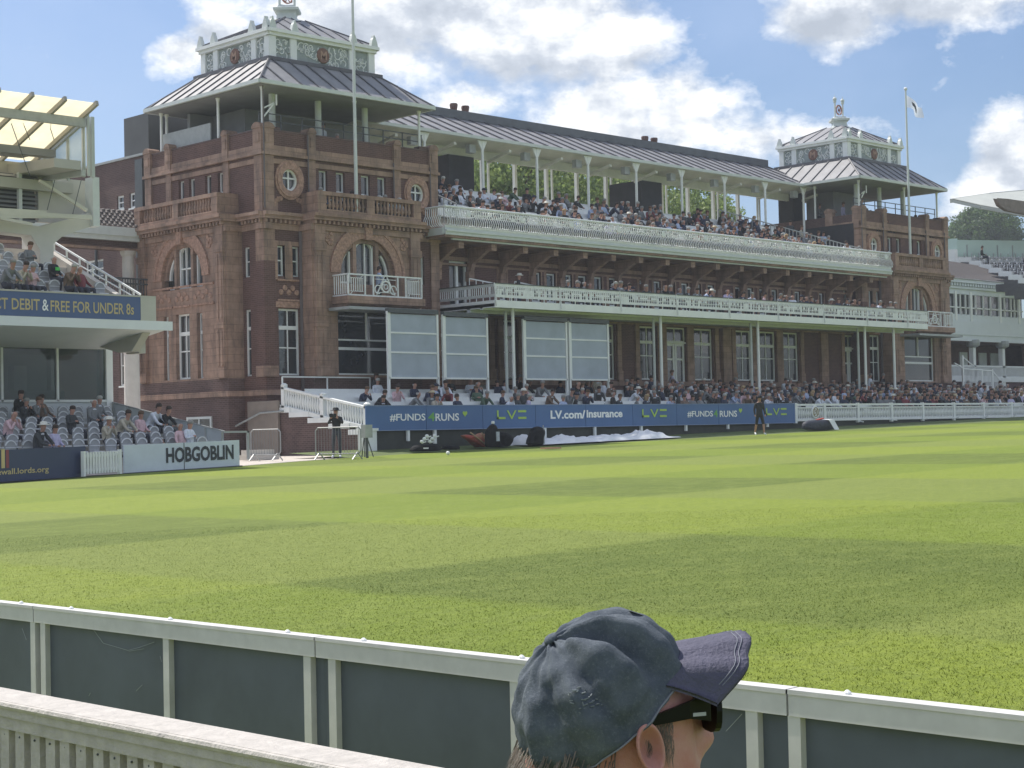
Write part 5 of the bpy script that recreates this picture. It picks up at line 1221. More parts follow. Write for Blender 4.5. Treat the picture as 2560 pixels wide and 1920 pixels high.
# bespoke individuals on the left stand
LS=[(22,1128,2,'pink shirt','balding grey head','pink shirted bald person seated behind the navy board at far left'),
(97,1145,0,'charcoal suit','white sun hat','person in dark jacket and pale cap, hands together, behind the navy board'),
(138,1148,0,'lilac shirt','dark hair','person in lilac shirt just behind the navy board'),
(48,1035,6,'black jacket','dark hair','smartly suited person seated high beside the left glazing'),
(92,1040,5,'grey jacket','brown hair','person in grey jacket and sunglasses in the top row of the left stand'),
(108,1040,5,'brown tweed jacket','dark hair','long faced person in brown, right of the grey jacket in the top row'),
(180,1085,3,'charcoal suit','dark hair','person in dark waistcoat in the middle of the left stand'),
(232,1080,4,'grey jacket','balding grey head','person in pale grey top in the middle of the left stand'),
(268,1118,1,'cream linen jacket','white sun hat','person in cream top and white hat above the picket gate'),
(302,1108,2,'cream linen jacket','dark hair','person leaning sideways in beige beside the white board'),
(352,1100,2,'pink shirt','brown hair','person in patterned pink top behind the white board'),
(378,1075,3,'white shirt','dark hair','person in white top left of the dark suited man behind the white board'),
(404,1072,3,'black jacket','dark hair','dark suited person with white shirt resting an arm, behind the white board'),
(455,1102,0,'pink shirt','balding grey head','person leaning in pink at the end of the left stand'),
(474,1100,0,'white shirt','grey hair','person in white shirt and dark tie at the right end of the left stand'),
(62,1060,5,'charcoal suit','grey hair','person in dark grey halfway up the left stand, near the rail'),
(246,1060,5,'grey jacket','white hair','white haired person in the upper rows of the left stand')]
LROW=RS
for i,(px,py,row,c,h,lab) in enumerate(LS):
    y,z=RS[row]; q_=onY(px,py,y+.25); P_(q_.x,y+.25,z-.05,.35,lab,cl=cn(c),hc=hn(h),rn=random.Random(i),group='spectators in the left stand lower tier')
US=[(15,700,0,'grey jacket','grey hair','person in grey at the left edge above the slate blue banner'),(52,725,0,'cream linen jacket','dark hair','person in patterned top above the slate blue banner'),(82,720,0,'pink shirt','grey hair','person in pink shirt above the slate blue banner'),(135,705,1,'black jacket','balding grey head','person in black top with bright green logo above the banner'),(172,730,0,'brown tweed jacket','white hair','small pale haired person above the banner, left of the maroon jumper'),(204,722,0,'maroon jumper','balding grey head','person in maroon jumper above the right end of the banner'),(75,680,3,'grey jacket','brown hair','person high in the upper tier beside the cream column')]
for i,(px,py,row,c,h,lab) in enumerate(US):
    y,z=RU[row]; q_=onY(px,py,y+.2); o=P_(q_.x,y+.2,z-.05 if row<3 else z-.2,.3,lab,cl=cn(c),hc=hn(h),rn=random.Random(i+40),group='spectators in the left stand upper tier')
    if i==3: m=MB().box(-.07,.08,-.19,-.13,.84,.95); g_=obj('logo',m,mat('bright green print',(.10,.65,.12),.6,.05)); g_.parent=o
# balconies of the towers, roofs
rr=random.Random(5)
for i,px in enumerate((798,826,846,874,904,930,945,958,976,999)):
    q_=onY(px,470,55.75); P_(q_.x,55.8,10.45,rr.gauss(0,.3),'person seated on the left tower stone balcony, '+ORD(i+1)+' from its left end',cl=rr.choice([cn('black jacket'),cn('charcoal suit'),cn('white shirt'),cn('grey jacket'),cn('dark navy suit')]),hc=wch(rr,HC[:5]),rn=rr,group='spectators on the left tower stone balcony')
q_=onY(944,650,55.0); o=P_(q_.x,54.95,6.85,1.2,'person in pale blue shirt standing on the small white balcony of the left tower',cl=cn('pale blue shirt'),hc=hn('dark hair'),stand=S_LEAN,scale=1.02)
q_=onY(806,300,57.6); P_(q_.x,57.6,13.28,.2,'person in white shirt and dark tie standing under the left tower roof',cl=cn('white shirt'),hc=hn('dark hair'),stand=S_ST)
q_=onY(813,300,57.2); P_(q_.x+.5,57.1,13.28,.2,'seated person beside the standing white shirt under the left tower roof',cl=cn('grey jacket'),hc=hn('grey hair'),rn=rr)
for i,(px,yy,c,lab) in enumerate(((2048,60.3,'grey jacket','person in grey with raised arm standing under the right tower roof, leftmost'),(2107,58.9,'lilac shirt','person in lilac shirt standing under the right tower roof, middle'),(2154,57.2,'lilac shirt','person in pale shirt standing at the right tower corner post'))):
    q_=onY(px,500,yy); P_(q_.x,yy,13.3,.2,lab,cl=cn(c),hc=hn('brown hair'),stand=S_LEAN if i==0 else S_ST)
for i,px in enumerate((2178,2200,2212,2286,2310)):
    q_=onY(px,530,56.75); P_(q_.x,56.75,12.98,.0,'person seated behind the right tower parapet, '+ORD(i+1)+' head from the left',cl=cn('black jacket'),hc=wch(rr,HC[2:5]),rn=rr,group='people behind the right tower parapet')
q_=onY(1300,690,55.2); P_(q_.x,55.3,7.05,.7,'person in black with a white brimmed hat standing on the lower balcony corner',cl=cn('black jacket'),hc=hn('white sun hat'),stand=S_ST)
q_=onY(1680,1000,55.8); P_(q_.x,55.8,2.75,.9,'person in lilac shirt standing before the white terrace door',cl=cn('lilac shirt'),hc=hn('brown hair'),stand=S_LEAN)
q_=onY(2208,980,55.9); P_(q_.x,55.9,2.75,.2,'person in black standing by the narrow window near the right tower',cl=cn('black jacket'),hc=hn('grey hair'),stand=S_ST)
q_=onY(2176,980,55.9); P_(q_.x,55.9,2.75,.2,'person in white standing between the white columns near the right tower',cl=cn('white shirt'),hc=hn('grey hair'),stand=S_ST)
# seats of the modern stand: a few people
for i,(k,j) in enumerate(((0,2),(2,5),(3,7),(4,9),(4,3),(6,6))):
    p=rows[k]; q_=p+dv*(1.3+j*.62)+nv*.5; P_(q_.x,q_.y,q_.z-.1,.45,'person seated in the modern stand, '+ORD(i+1)+' from the top left',cl=cn(('black jacket','dark navy suit','white shirt','brown tweed jacket','grey jacket','charcoal suit')[i]),hc=hn(('dark hair','straw hat','grey hair','brown hair','dark hair','white hair')[i]),rn=rr,group='spectators in the modern stand')
# photographer behind the barrier
ph=onGr(842,1146); PH=P_(ph.x,ph.y,ph.z,-.9,'person in dark clothes and black hat holding a long lens camera behind the barrier',cl=cn('black jacket'),hc=('hat','sunhat',(.02,.02,.025)),stand=S_CAM)
t=thing('camera',(ph.x,ph.y,ph.z),'black camera with long lens held by the person behind the barrier','camera')
fx_,fy_=math.sin(-.9)*-1,-math.cos(-.9); dd=Vector((-math.sin(.9)*-1*-1,0,0))
dirv=Vector((math.cos(-.9-math.pi/2),math.sin(-.9-math.pi/2),0)); c=Vector((ph.x,ph.y,ph.z+1.5))+dirv*.36
m=MB(); m.tube(c,c+dirv*.42,.045,.075,10); obj('lens',m,BLACK,t); obj('body',MB().box(c.x-.07,c.x+.07,c.y-.06,c.y+.06,c.z-.06,c.z+.07),BLACK,t)
# the rest of the crowd: nearest 300 as individuals, the remainder as one mass
LIM=296
cand=sorted(SEATS,key=cdist)
# nearest on screen: keep those
keep=set(id(s) for s in cand[:LIM-npeople])
cnt={}
crowd=MB(); cm_v=[];cm_f=[];cm_m=[]
for s in SEATS:
    cl=wch(rnd,CL); hc=wch(rnd,HC)
    if id(s) in keep:
        add_person(s[0],s[1],s[2],s[3],f'person, {cl[0]}, {hc[0]}, {ORD(s[5])} from left, {s[4]}',cl=cl,hc=hc,rn=rnd,group=s[6])
    else:
        cand_=[v for v in VAR if v[2]==cl[2]]; me,hp,_=cand_[rnd.randrange(len(cand_))]
        M4=Matrix.Translation(s[:3])@Matrix.Rotation(s[3],4,'Z'); n0=len(cm_v); cm_v+= [M4@v.co for v in me.vertices]
        sh=9 if cl[2]==0 else 0
        ci=CL.index(cl)
        for p in me.polygons: cm_f.append(tuple(n0+i for i in p.vertices)); cm_m.append({0:4+ci,1:1,2:2,3:3}[p.material_index])
        hm=HM[hc[1]]; n0=len(cm_v); cm_v+=[M4@(v.co+Vector((hp[0],hp[1],hp[2]+.015))) for v in hm.vertices]; hi=4+len(CL)+HC.index(hc)
        for p in hm.polygons: cm_f.append(tuple(n0+i for i in p.vertices)); cm_m.append(hi)
me=bpy.data.meshes.new('crowd'); me.from_pydata([v-Vector((68,56,2)) for v in cm_v],[],cm_f)
for k in range(4): me.materials.append(BM[k])
for c_ in CL: me.materials.append(mat('cloth '+c_[0],c_[1],.85,.2,14))
for c_ in HC: me.materials.append(mat('head '+c_[0],c_[2],.9,.2,30))
me.polygons.foreach_set('material_index',cm_m); me.polygons.foreach_set('use_smooth',[True]*len(cm_f))
co=bpy.data.objects.new('seated_crowd',me); COL.objects.link(co); co.location=(68,56,2); tag(co,'dense mass of further seated spectators on the terraces','crowd',None,'stuff')
# ================= seats =================
def seatmesh():
    m=MB(); m.prism([(-.2,.44),(.2,.44),(.23,.78),(.16,.86),(-.16,.86),(-.23,.78)],'y',.18,.22,0); m.prism([(-.2,.40),(.2,.40),(.2,.45),(-.2,.45)],'y',-.12,.2,1)
    m.ring(0,.62,.20,.235,.15,.19,20,160,8,1,kz=1.1); m.box(-.03,.03,.1,.2,0,.42,1); m.box(-.19,.19,.15,.18,.62,.645,1)
    me=bpy.data.meshes.new('seat'); me.from_pydata(m.v,[],m.f); me.materials.append(SEATG); me.materials.append(SEATW); me.polygons.foreach_set('material_index',m.m); return me
SM=seatmesh(); ns=0
def seat(x,y,z,rz,label,group):
    o=bpy.data.objects.new('stadium_seat',SM); COL.objects.link(o); o.location=(x,y,z); o.rotation_euler=(0,0,rz+random.uniform(-.06,.06)); o.scale=(.88,.9,.90); tag(o,label,'seat',group)
for k,(y,z) in enumerate(RS):
    x=31.7; n=0
    while x>17.5+k*1.0:
        n+=1; seat(x,y+.35,z,0,f'grey folding seat, {ORD(n)} from right, {["front","second","third","fourth","fifth","sixth","top"][k]} row, left stand lower tier','folding seats in the left stand lower tier'); x-=.56
for k,(y,z) in enumerate(RU[:5]):
    x=30.2-.45*k; n=0
    while x>21+k*1.2: n+=1; seat(x,y+.3,z,0,f'grey seat above the banner, {ORD(n)} from right, {["front","second","third","fourth","fifth"][k]} row','folding seats in the left stand upper tier'); x-=.56
for (p,k) in seats2:
    n=int(round(((p-rows[k]).dot(dv)-1.3)/.62))+1
    if n>14-k: continue
    seat(p.x,p.y,p.z-.02,.49,f'grey seat, {ORD(n)} from left, {["top","second","third","fourth","fifth","sixth","seventh","eighth","ninth"][k]} row, modern stand','grey seats in the modern stand')
# ================= things on the bank =================
def barrier(px0,px1,py,label,rot=None):
    a=onGr(px0,py); b=onGr(px1,py-(px1-px0)*.02); L_=(b-a).length; d=(b-a)/L_; z=a.z
    T=lambda p:Vector((a.x+d.x*p.x-d.y*p.y,a.y+d.y*p.x+d.x*p.y,z+p.z))
    t=thing('crowd_barrier',tuple(a),label,'barrier','steel crowd barriers in the gap beside the terrace'); m=MB(T)
    m.path([(0,0,.2),(0,0,1.0),(.1,0,1.1),(L_-.1,0,1.1),(L_,0,1.0),(L_,0,.3),(L_-.1,0,.2),(0,0,.2)],.022)
    obj('frame',m,mat('galvanised tube',(.30,.31,.31),.5,.2,3),t); m=MB(T); k=.12
    while k<L_-.05: m.tube((k,0,.2),(k,0,1.1),.007,n=5); k+=.12
    obj('infill_bars',m,mat('galvanised bars',(.20,.21,.21),.5,.2,3,metal=.3),t)
    for s in (.15,L_-.15): m=MB(T); m.bar((s,-.3,0),(s,0,.25),.04,.03); m.bar((s,.3,0),(s,0,.25),.04,.03); obj('foot',m,GREY,t)
barrier(628,702,1152,'steel crowd barrier left of the brick side wall'); barrier(790,903,1150,'steel crowd barrier in front of the photographer')
g=onGr(918,1145); m=MB(); t=thing('service_post',(g.x,g.y,g.z),'small grey service post with box beside the terrace end pier','post'); obj('post',MB().tube((g.x,g.y,g.z),(g.x,g.y,g.z+.75),.05),DGREY,t); obj('box',MB().box(g.x-.16,g.x+.16,g.y-.12,g.y+.12,g.z+.7,g.z+1.15),GREY,t)
g=onGr(912,1143); tag(obj('tripod',MB().tube(g,g+Vector((.1,.1,.9)),.02).tube(g+Vector((.4,0,0)),g+Vector((.12,.1,.9)),.02).tube(g+Vector((.2,.4,0)),g+Vector((.12,.12,.9)),.02).box(g.x+.02,g.x+.22,g.y,g.y+.2,g.z+.85,g.z+1.05),DGREY,org=g),'small dark camera tripod beside the service post','tripod')
# doorway and handrail in the gap
a=onY(640,1052,56.2); b=onY(703,1052,56.2)
m=MB(); m.box(41.9,44,56.1,56.25,.6,2.9); 
g=onX(690,1075,41.85); t=thing('step_handrail',(41.7,g.y,g.z),'bent pale metal handrail beside the basement doorway','handrail'); m=MB(); m.path([onX(556,1083,41.3),onX(650,1033,41.6),onX(708,1028,41.7)],.04); obj('rail',m,GREY,t)
m=MB(); q0=onX(626,1056,41.8); q1=onX(702,1056,41.8); m.box(41.66,41.76,q1.y,q0.y,.65,3.0); tag(obj('basement_door',m,mat('stone coloured door',(.24,.20,.17),.8,.15,2),org=(41.7,q1.y,.65)),'tall pale brown basement doorway panel behind the handrail','door')
g=onGr(640,1150); m=MB(); m.box(g.x-.2,g.x+1.2,g.y+.2,g.y+.9,g.z,g.z+.18); m.box(g.x,g.x+1.2,g.y+.5,g.y+.9,g.z+.18,g.z+.36); tag(obj('stone_steps',m,STONE,org=g),'pair of low pale stone steps behind the left barrier','steps')
# ground sheet
X0=onY(1292,1085,48.6).x; X1=onY(1668,1092,48.6).x; n=90; rn=random.Random(4); m=MB(); I=[]
def hgt(u):
    base=.20+.03*math.sin(u*9)+.05*math.sin(u*23+1)+.035*math.sin(u*51)
    if u<.10: return base*1.25*min(1,u/.02)*(1-.5*abs(u-.04)/.06*.3)
    if .10<=u<.17: base*=.75
    if u>.72: base*=1.25
    if u>.84: base*=max(.05,(1-u)/.16)
    return max(.03,base)
for k in range(n+1):
    u=k/n; x=X0+(X1-X0)*u; zg=GZ(x)+.09; h_=hgt(u); row=[]
    for j in range(13):
        v=j/12; y=49.3-1.5*v; pr=math.sin(math.pi*min(1,v*1.02))**.45 if 0<v<1 else 0
        row.append(m.P((x+.06*math.sin(9*v+u*30),y+.05*math.sin(u*40),zg+h_*pr*(1+.13*math.sin(u*85+v*9)+.11*math.sin(v*23+u*31)+.08*math.sin(u*190+v*40))-(.02 if v in(0,1) else 0))))
    I.append(row)
for k in range(n):
    for j in range(12): m.face((I[k][j],I[k+1][j],I[k+1][j+1],I[k][j+1]))
m.face(I[0]); m.face(I[-1][::-1])
tag(obj('ground_sheet',m,SHEET,smooth=True,org=((X0+X1)/2,48.6,GZ(X0))),'long crumpled white ground sheet heaped on the grass below the boards','sheet')
def lump(name,c,sx,sy,sz,M_,seed,label,cat,group=None,rz=0,sh=1):
    rn=random.Random(seed); m=MB(); ph_=[rn.uniform(0,6) for _ in range(6)]
    rows_=[]
    for i in range(9):
        th=math.pi*i/8; rr_=[]
        for j in range(14):
            a=2*math.pi*j/14; k=1+.07*math.sin(3*a+ph_[0])+.07*math.sin(5*a+ph_[1]+th*2)+.05*math.sin(4*th+ph_[2])+.03*math.sin(11*a+9*th)
            s=abs(math.sin(th))**.35; x=sx*k*s*abs(math.cos(a))**.7*(1 if math.cos(a)>0 else -1); y=sy*k*s*math.sin(a); z=sz*(.5-.5*math.cos(th)*(1 if th>1.57 else 1))*k
            rr_.append(m.P((c.x+x*math.cos(rz)-y*math.sin(rz),c.y+x*math.sin(rz)+y*math.cos(rz),c.z+z)))
        rows_.append(rr_)
    for a,b in zip(rows_[:-1],rows_[1:]):
        for j in range(14): m.face((a[j],a[(j+1)%14],b[(j+1)%14],b[j]))
    o=obj(name,m,M_,smooth=True,org=c)
    if label: tag(o,label,cat,group)
    return o
def soft(name,pts,off,s,Y,dep,M_,label,cat,group=None):
    """a soft thing with the outline it shows from the field, swelling towards its middle"""
    P_2=[onY(off[0]+x/s,off[1]+y/s,Y) for x,y in pts]; cx=sum(p.x for p in P_2)/len(P_2); cz=sum(p.z for p in P_2)/len(P_2); zmin=min(p.z for p in P_2); dz=GZ(cx)+.05-zmin
    # smooth the outline
    Q=[]
    for k in range(len(P_2)):
        a,b=P_2[k],P_2[(k+1)%len(P_2)]; Q+=[a*.8+b*.2,a*.5+b*.5,a*.2+b*.8]
    m=MB(); L=[]
    for t in (0,.25,.5,.75,1):
        k=1-.55*abs(2*t-1)**2.5; L.append([m.P((cx+(p.x-cx)*k,Y+dep*(t-.5),zmin+dz+(p.z-zmin)*(.55+.45*k))) for p in Q])
    n=len(Q)
    for A_,B_ in zip(L[:-1],L[1:]):
        for k in range(n): m.face((A_[k],A_[(k+1)%n],B_[(k+1)%n],B_[k]))
    m.face(L[0][::-1]); m.face(L[-1]); c=Vector((cx,Y,zmin+dz)); o=obj(name,m,M_,smooth=True,org=c); ORG[o.name]=c; tag(o,label,cat,group); return o,c
KB='kit bags on the grass bank'; CR=mat('black nylon',(.010,.011,.014),.8,.4,6,.8,14,spec=.2)
o,g=soft('kit_bag',[(1345,755),(1360,720),(1400,700),(1450,712),(1470,700),(1540,690),(1575,715),(1590,748),(1450,755)],(600,900),3.16,47.75,.6,CR,'low black kit bag with white gloves and pads on top, leftmost on the bank','bag',KB)
m=MB()
for k in range(6): a_=Vector((g.x-.35+.13*k,g.y-.2,g.z+.32+.10*(k%3))); m.lathe((a_.x,a_.y,a_.z),[(.03,0),(.075,.03),(.07,.09),(.03,.12)],7); m.bar(a_,a_+Vector((.22,.02,.05)),.05,.035)
obj('pads',m,WHITE,o); m=MB().box(g.x-.35,g.x-.12,g.y-.31,g.y-.27,g.z+.10,g.z+.15); obj('stripe',m,WHITE,o)
o,g=soft('kit_bag',[(775,1225),(800,1212),(850,1225),(888,1258),(880,1300),(840,1325),(790,1335),(775,1290)],(1000,700),3.16,48.3,.5,CR,'rounded black bag leaning behind the upright bag with white print','bag',KB)
o,g=soft('kit_bag',[(680,1232),(700,1192),(725,1168),(745,1170),(762,1200),(772,1250),(790,1325),(835,1348),(760,1356),(690,1356),(676,1330)],(1000,700),3.16,47.9,.4,CR,'upright black bag with white print beside the red cloth','bag',KB)
m=MB(); m.box(g.x-.06,g.x+.10,g.y-.24,g.y-.2,g.z+.25,g.z+.62); obj('print',m,mat('pale grey print',(.45,.48,.52),.6,.2,8),o); m=MB(); m.lathe((g.x-.02,g.y,g.z+.93),[(.06,0),(.075,.04),(.06,.11)],8); obj('cap_on_top',m,WHITE,o)
o,g=soft('kit_bag',[(1000,1335),(1008,1290),(1035,1232),(1050,1196),(1090,1186),(1130,1200),(1140,1232),(1126,1290),(1122,1337)],(1000,700),3.16,47.85,.45,CR,'tall black backpack leaning in front of the white sheet','bag',KB)
m=MB(); m.bar((g.x+.22,g.y-.22,g.z+.05),(g.x+.30,g.y-.1,g.z+.8),.035,.04); obj('strap',m,GREY,o)
o,g=soft('kit_bag',[(1590,745),(1600,715),(1640,705),(1680,712),(1720,708),(1735,725),(1730,745)],(600,900),3.16,47.8,.3,CR,'two small flat black pouches right of the gloves bag','bag',KB)
o,g=soft('red_cloth',[(1735,597),(1790,588),(1850,600),(1900,572),(1940,590),(1948,655),(1925,695),(1850,660)],(600,900),3.16,48.6,.5,mat('red and tan cloth',(.34,.06,.04),.8,.3,5,.8,8,col2=(.30,.16,.09)),'red and tan cloth heap spread left of the black bags','cloth')
m=MB(); a_=Vector((g.x-.6,g.y-.3,g.z+.62)); m.bar(a_,Vector((g.x+.35,g.y-.35,g.z+.02)),.06,.04); m.bar(Vector((g.x-.05,g.y-.36,g.z+.6)),Vector((g.x+.30,g.y-.38,g.z+.1)),.05,.03); obj('bat',m,mat('tan wood',(.45,.33,.2),.6,.1),o)
o,g=soft('kit_bag',[(868,922),(870,884),(890,868),(950,860),(1010,862),(1045,868),(1060,918),(1000,924)],(1650,700),2.431,47.9,.6,mat('dark navy nylon',(.03,.035,.055),.6,.4,5,.8,14),'long dark holdall with a white towel, in front of the white fence','bag',KB)
g=Vector((g.x-.1,g.y,g.z-.02))
m=MB(); m.poly([(g.x+.5,g.y-.33,g.z+.5),(g.x+.95,g.y-.33,g.z+.5),(g.x+1.2,g.y-.45,g.z+.02),(g.x+.8,g.y-.45,g.z+.02)]); m.poly([(g.x+.5,g.y-.33,g.z+.5),(g.x+.95,g.y-.33,g.z+.5),(g.x+.9,g.y+.1,g.z+.54),(g.x+.5,g.y+.1,g.z+.54)]); obj('towel',m,SHEET,o)
m=MB(); m.bar((g.x-.2,g.y-.1,g.z+.5),(g.x+.5,g.y,g.z+.58),.12,.05); obj('cloth',m,RED,o)
g=onGr(1120,1137,.02); tag(obj('cricket_ball',MB().ball(g+Vector((0,0,.06)),.07,10),WHITE,org=g),'tiny white ball lying on the boundary edge','ball')
g=onGr(1375,1122,.03); tag(obj('folded_cloth',MB().box(g.x-.3,g.x+.5,g.y-.1,g.y+.2,g.z,g.z+.05),mat('salmon cloth',(.50,.25,.18),.8,.1),org=g),'flat salmon coloured cloth right of the tall backpack','cloth')
# ================= foreground fences (running along Y at X=4.05 and 2.5) =================
FX,FZ=4.06,.69
FF=thing('boundary_fence',(FX,5,0),'light grey framed fence with dark panels along the near boundary','fence')
def fyy(px,py): return onX(px,py,FX).y
jn=[(83,1520),(787,1592),(1967,1721)]
ends=[12.0]+[fyy(*p) for p in jn]+[.9]
for a,b in zip(ends[:-1],ends[1:]):
    m=MB(); m.box(FX,FX+.055,b+.004,a-.004,FZ-.075,FZ); m.box(FX-.004,FX+.059,b+.004,a-.004,FZ-.012,FZ+.002); m.box(FX,FX+.05,b+.004,a-.004,-.30,-.24); obj('top_rail',m,PFRAME,FF)
for px,py in ((80,1600),(105,1600),(413,1650),(766,1700),(828,1700),(1285,1780),(1878,1850),(1985,1880),(-240,1560),(2700,1900)):
    y=fyy(px,py); m=MB(); m.box(FX+.004,FX+.05,y-.022,y+.022,-.24,FZ-.075); obj('post',m,PFRAME,FF)
for a,b in zip(ends[:-1],ends[1:]):
    m=MB(); m.box(FX+.03,FX+.036,b-.02,a+.02-.041,-.24,FZ-.07); obj('panel',m,mat('dark grey fence panel',(.120,.136,.165),.5,.16,2.2,.04,5,spec=.3,col2=(.105,.118,.140)),FF)
m=MB()
for px,py in ((40,1512),(165,1524),(412,1552),(705,1582),(895,1606),(1290,1648),(2105,1738)):
    y=fyy(px,py); m.lathe((FX+.027,y,FZ+.002),[(.011,0),(.011,.006),(.004,.012)],8)
obj('bolt_head',m,WHITE,FF)
m=MB(); mweb=mat('cobweb grey',(.40,.42,.43),.8,.1)
def wpt(px,py): return onX(px,py,FX+.022)
for l in ([(232,1572),(258,1608)],[(258,1608),(320,1626),(350,1618),(386,1605)],[(322,1628),(360,1622)],[(340,1728),(356,1712)],[(55,1570),(66,1600)],[(1815,1828),(1855,1785)],[(222,1740),(226,1732)],[(400,1640),(404,1655)]):
    m=MB()
    for p0,p1 in zip(l[:-1],l[1:]): m.tube(wpt(*p0),wpt(*p1),.0009,n=4)
    obj('cobweb',m,mweb,FF)
# real blades of grass on the nearest part of the field
import numpy as np
rg=np.random.default_rng(3); N=330000
rr_=4.0+19.0*rg.random(N)**1.9; aa_=YAW+rg.uniform(-.34,.36,N); gx=rr_*np.sin(aa_); gy=rr_*np.cos(aa_); k_=(gx>4.2)&(gy>.5); gx=gx[k_]; gy=gy[k_]; N=len(gx)
az_=rg.random(N)*6.283; hh_=.004+.010*rg.random(N); wd=.0012+.0016*rg.random(N); ln=rg.normal(0,.009,(N,2))
zb_=.06+.0175*gx; V_=np.empty((N,3,3)); V_[:,0]=np.stack([gx-np.cos(az_)*wd,gy-np.sin(az_)*wd,zb_],1); V_[:,1]=np.stack([gx+np.cos(az_)*wd,gy+np.sin(az_)*wd,zb_],1); V_[:,2]=np.stack([gx+ln[:,0],gy+ln[:,1],zb_+hh_],1)
me=bpy.data.meshes.new('grass_blades'); me.vertices.add(N*3); me.vertices.foreach_set('co',V_.ravel()); me.loops.add(N*3); me.loops.foreach_set('vertex_index',np.arange(N*3,dtype=np.int32)); me.polygons.add(N); me.polygons.foreach_set('loop_start',np.arange(0,N*3,3,dtype=np.int32)); me.update(calc_edges=True); me.materials.append(GRASS)
o=bpy.data.objects.new('grass_blades',me); COL.objects.link(o); tag(o,'short blades of mown grass just beyond the near fence','grass',None,'stuff')
# timber picket fence nearer the camera
TX=2.47; TZ=.72
TFn=thing('picket_fence',(TX,3.5,0),'weathered pale timber picket fence with broad flat top rail in the lower left corner','fence')
m=MB(); m.box(2.41,2.54,1.2,9,TZ-.045,TZ); m.box(2.418,2.50,1.2,9,TZ-.082,TZ-.045); m.tube((2.412,1.2,TZ-.012),(2.412,9,TZ-.012),.012,n=8); obj('top_rail',m,TIMBER,TFn)
y=1.3
m=None; k=0
ys=[]
while y<8: ys.append(y); y+=.083
rn=random.Random(6)
for y in ys:
    if y<2.2 or y>6.2: continue
    m=MB(); dx=rn.uniform(-.003,.003); m.box(2.428+dx,2.485+dx,y-.025,y+.025,-.2,TZ-.084); q=MB(); obj('picket',m,TIMBER,TFn)
m=MB()
for y in ys:
    if 2.2<=y<=6.2: m.ball((2.428,y,TZ-.10),.0035,6)
obj('nail',m,DGREY,TFn)
m=MB(); m.box(2.46,2.5,1.2,9,.2,.28); obj('lower_rail',m,TIMBER,TFn)
m=MB(); m.poly(((-30,-40,-.32),(3.9,-40,-.32),(3.9,40,-.32),(-30,40,-.32))); struct(obj('pavement',m,mat('concrete paving',(.20,.19,.185),.9,.2,2)))
# ================= the spectator in the blue cap =================
PHI=R(20); fw2=(Vector((_rt.x,_rt.y,0)).normalized()*math.cos(PHI)+Vector((_fw.x,_fw.y,0)).normalized()*math.sin(PHI)); fw2.z=0; fw2.normalize()
nn=Vector((fw2.y,-fw2.x,0)); up3=Vector((0,0,1))
v=ray(1512,1766); HC0=CAM+v*1.95
HT=lambda p:HC0+fw2*p.x+nn*p.y+up3*p.z      # head frame: x forward, y towards the camera side, z up
def loft(rings,m,caps=True,mi=0):
    I=[[m.P(p) for p in r] for r in rings]; n=len(I[0])
    for a,b in zip(I[:-1],I[1:]):
        for k in range(n): m.face((a[k],a[(k+1)%n],b[(k+1)%n],b[k]),mi)
    if caps: m.face(I[0][::-1],mi); m.face(I[-1],mi)
# body: torso, neck and head as one surface
prof=[ # z, front x, back x, half width, nose bump
(-.62,.15,-.15,.20,0),(-.48,.14,-.15,.215,0),(-.36,.12,-.14,.225,0),(-.29,.095,-.13,.20,0),(-.255,.07,-.115,.14,0),(-.235,.045,-.095,.088,0),(-.20,.035,-.085,.066,0),(-.165,.045,-.08,.064,0),(-.150,.085,-.08,.066,0),(-.138,.108,-.08,.068,0),
(-.122,.112,-.082,.070,0),(-.108,.106,-.086,.072,.002),(-.098,.110,-.088,.073,.004),(-.088,.112,-.09,.0735,.002),(-.078,.109,-.092,.074,.003),(-.066,.110,-.094,.074,.010),(-.056,.110,-.094,.074,.026),(-.046,.109,-.095,.0745,.036),(-.036,.108,-.096,.075,.031),(-.024,.107,-.096,.0755,.020),(-.010,.106,-.094,.076,.012),(.004,.106,-.090,.075,.006),(.02,.104,-.085,.072,0),(.04,.090,-.08,.066,0),(.055,.07,-.07,.055,0),(.065,.04,-.05,.035,0)]
rings=[]; NS=40
for z,xf,xb,w_,nb in prof:
    r_=[]
    for k in range(NS):
        a=2*math.pi*k/NS; ca,sa=math.cos(a),math.sin(a); xm=(xf+xb)/2; ax_=(xf-xb)/2; e=.82
        x=xm+ax_*math.copysign(abs(ca)**e,ca); y=(1 if z<-.1 or ca>0 else .94+.06*(1+ca)*1)*w_*math.copysign(abs(sa)**.9,sa)
        d=min(a,2*math.pi-a); x+=nb*math.exp(-(d/.22)**2); 
        if -.06<z<.01 and ca>.5: x-=.006*math.exp(-((abs(y)-.032)/.012)**2)   # eye sockets
        r_.append((x,y,z))
    rings.append(r_)
m=MB(HT); loft(rings,m)
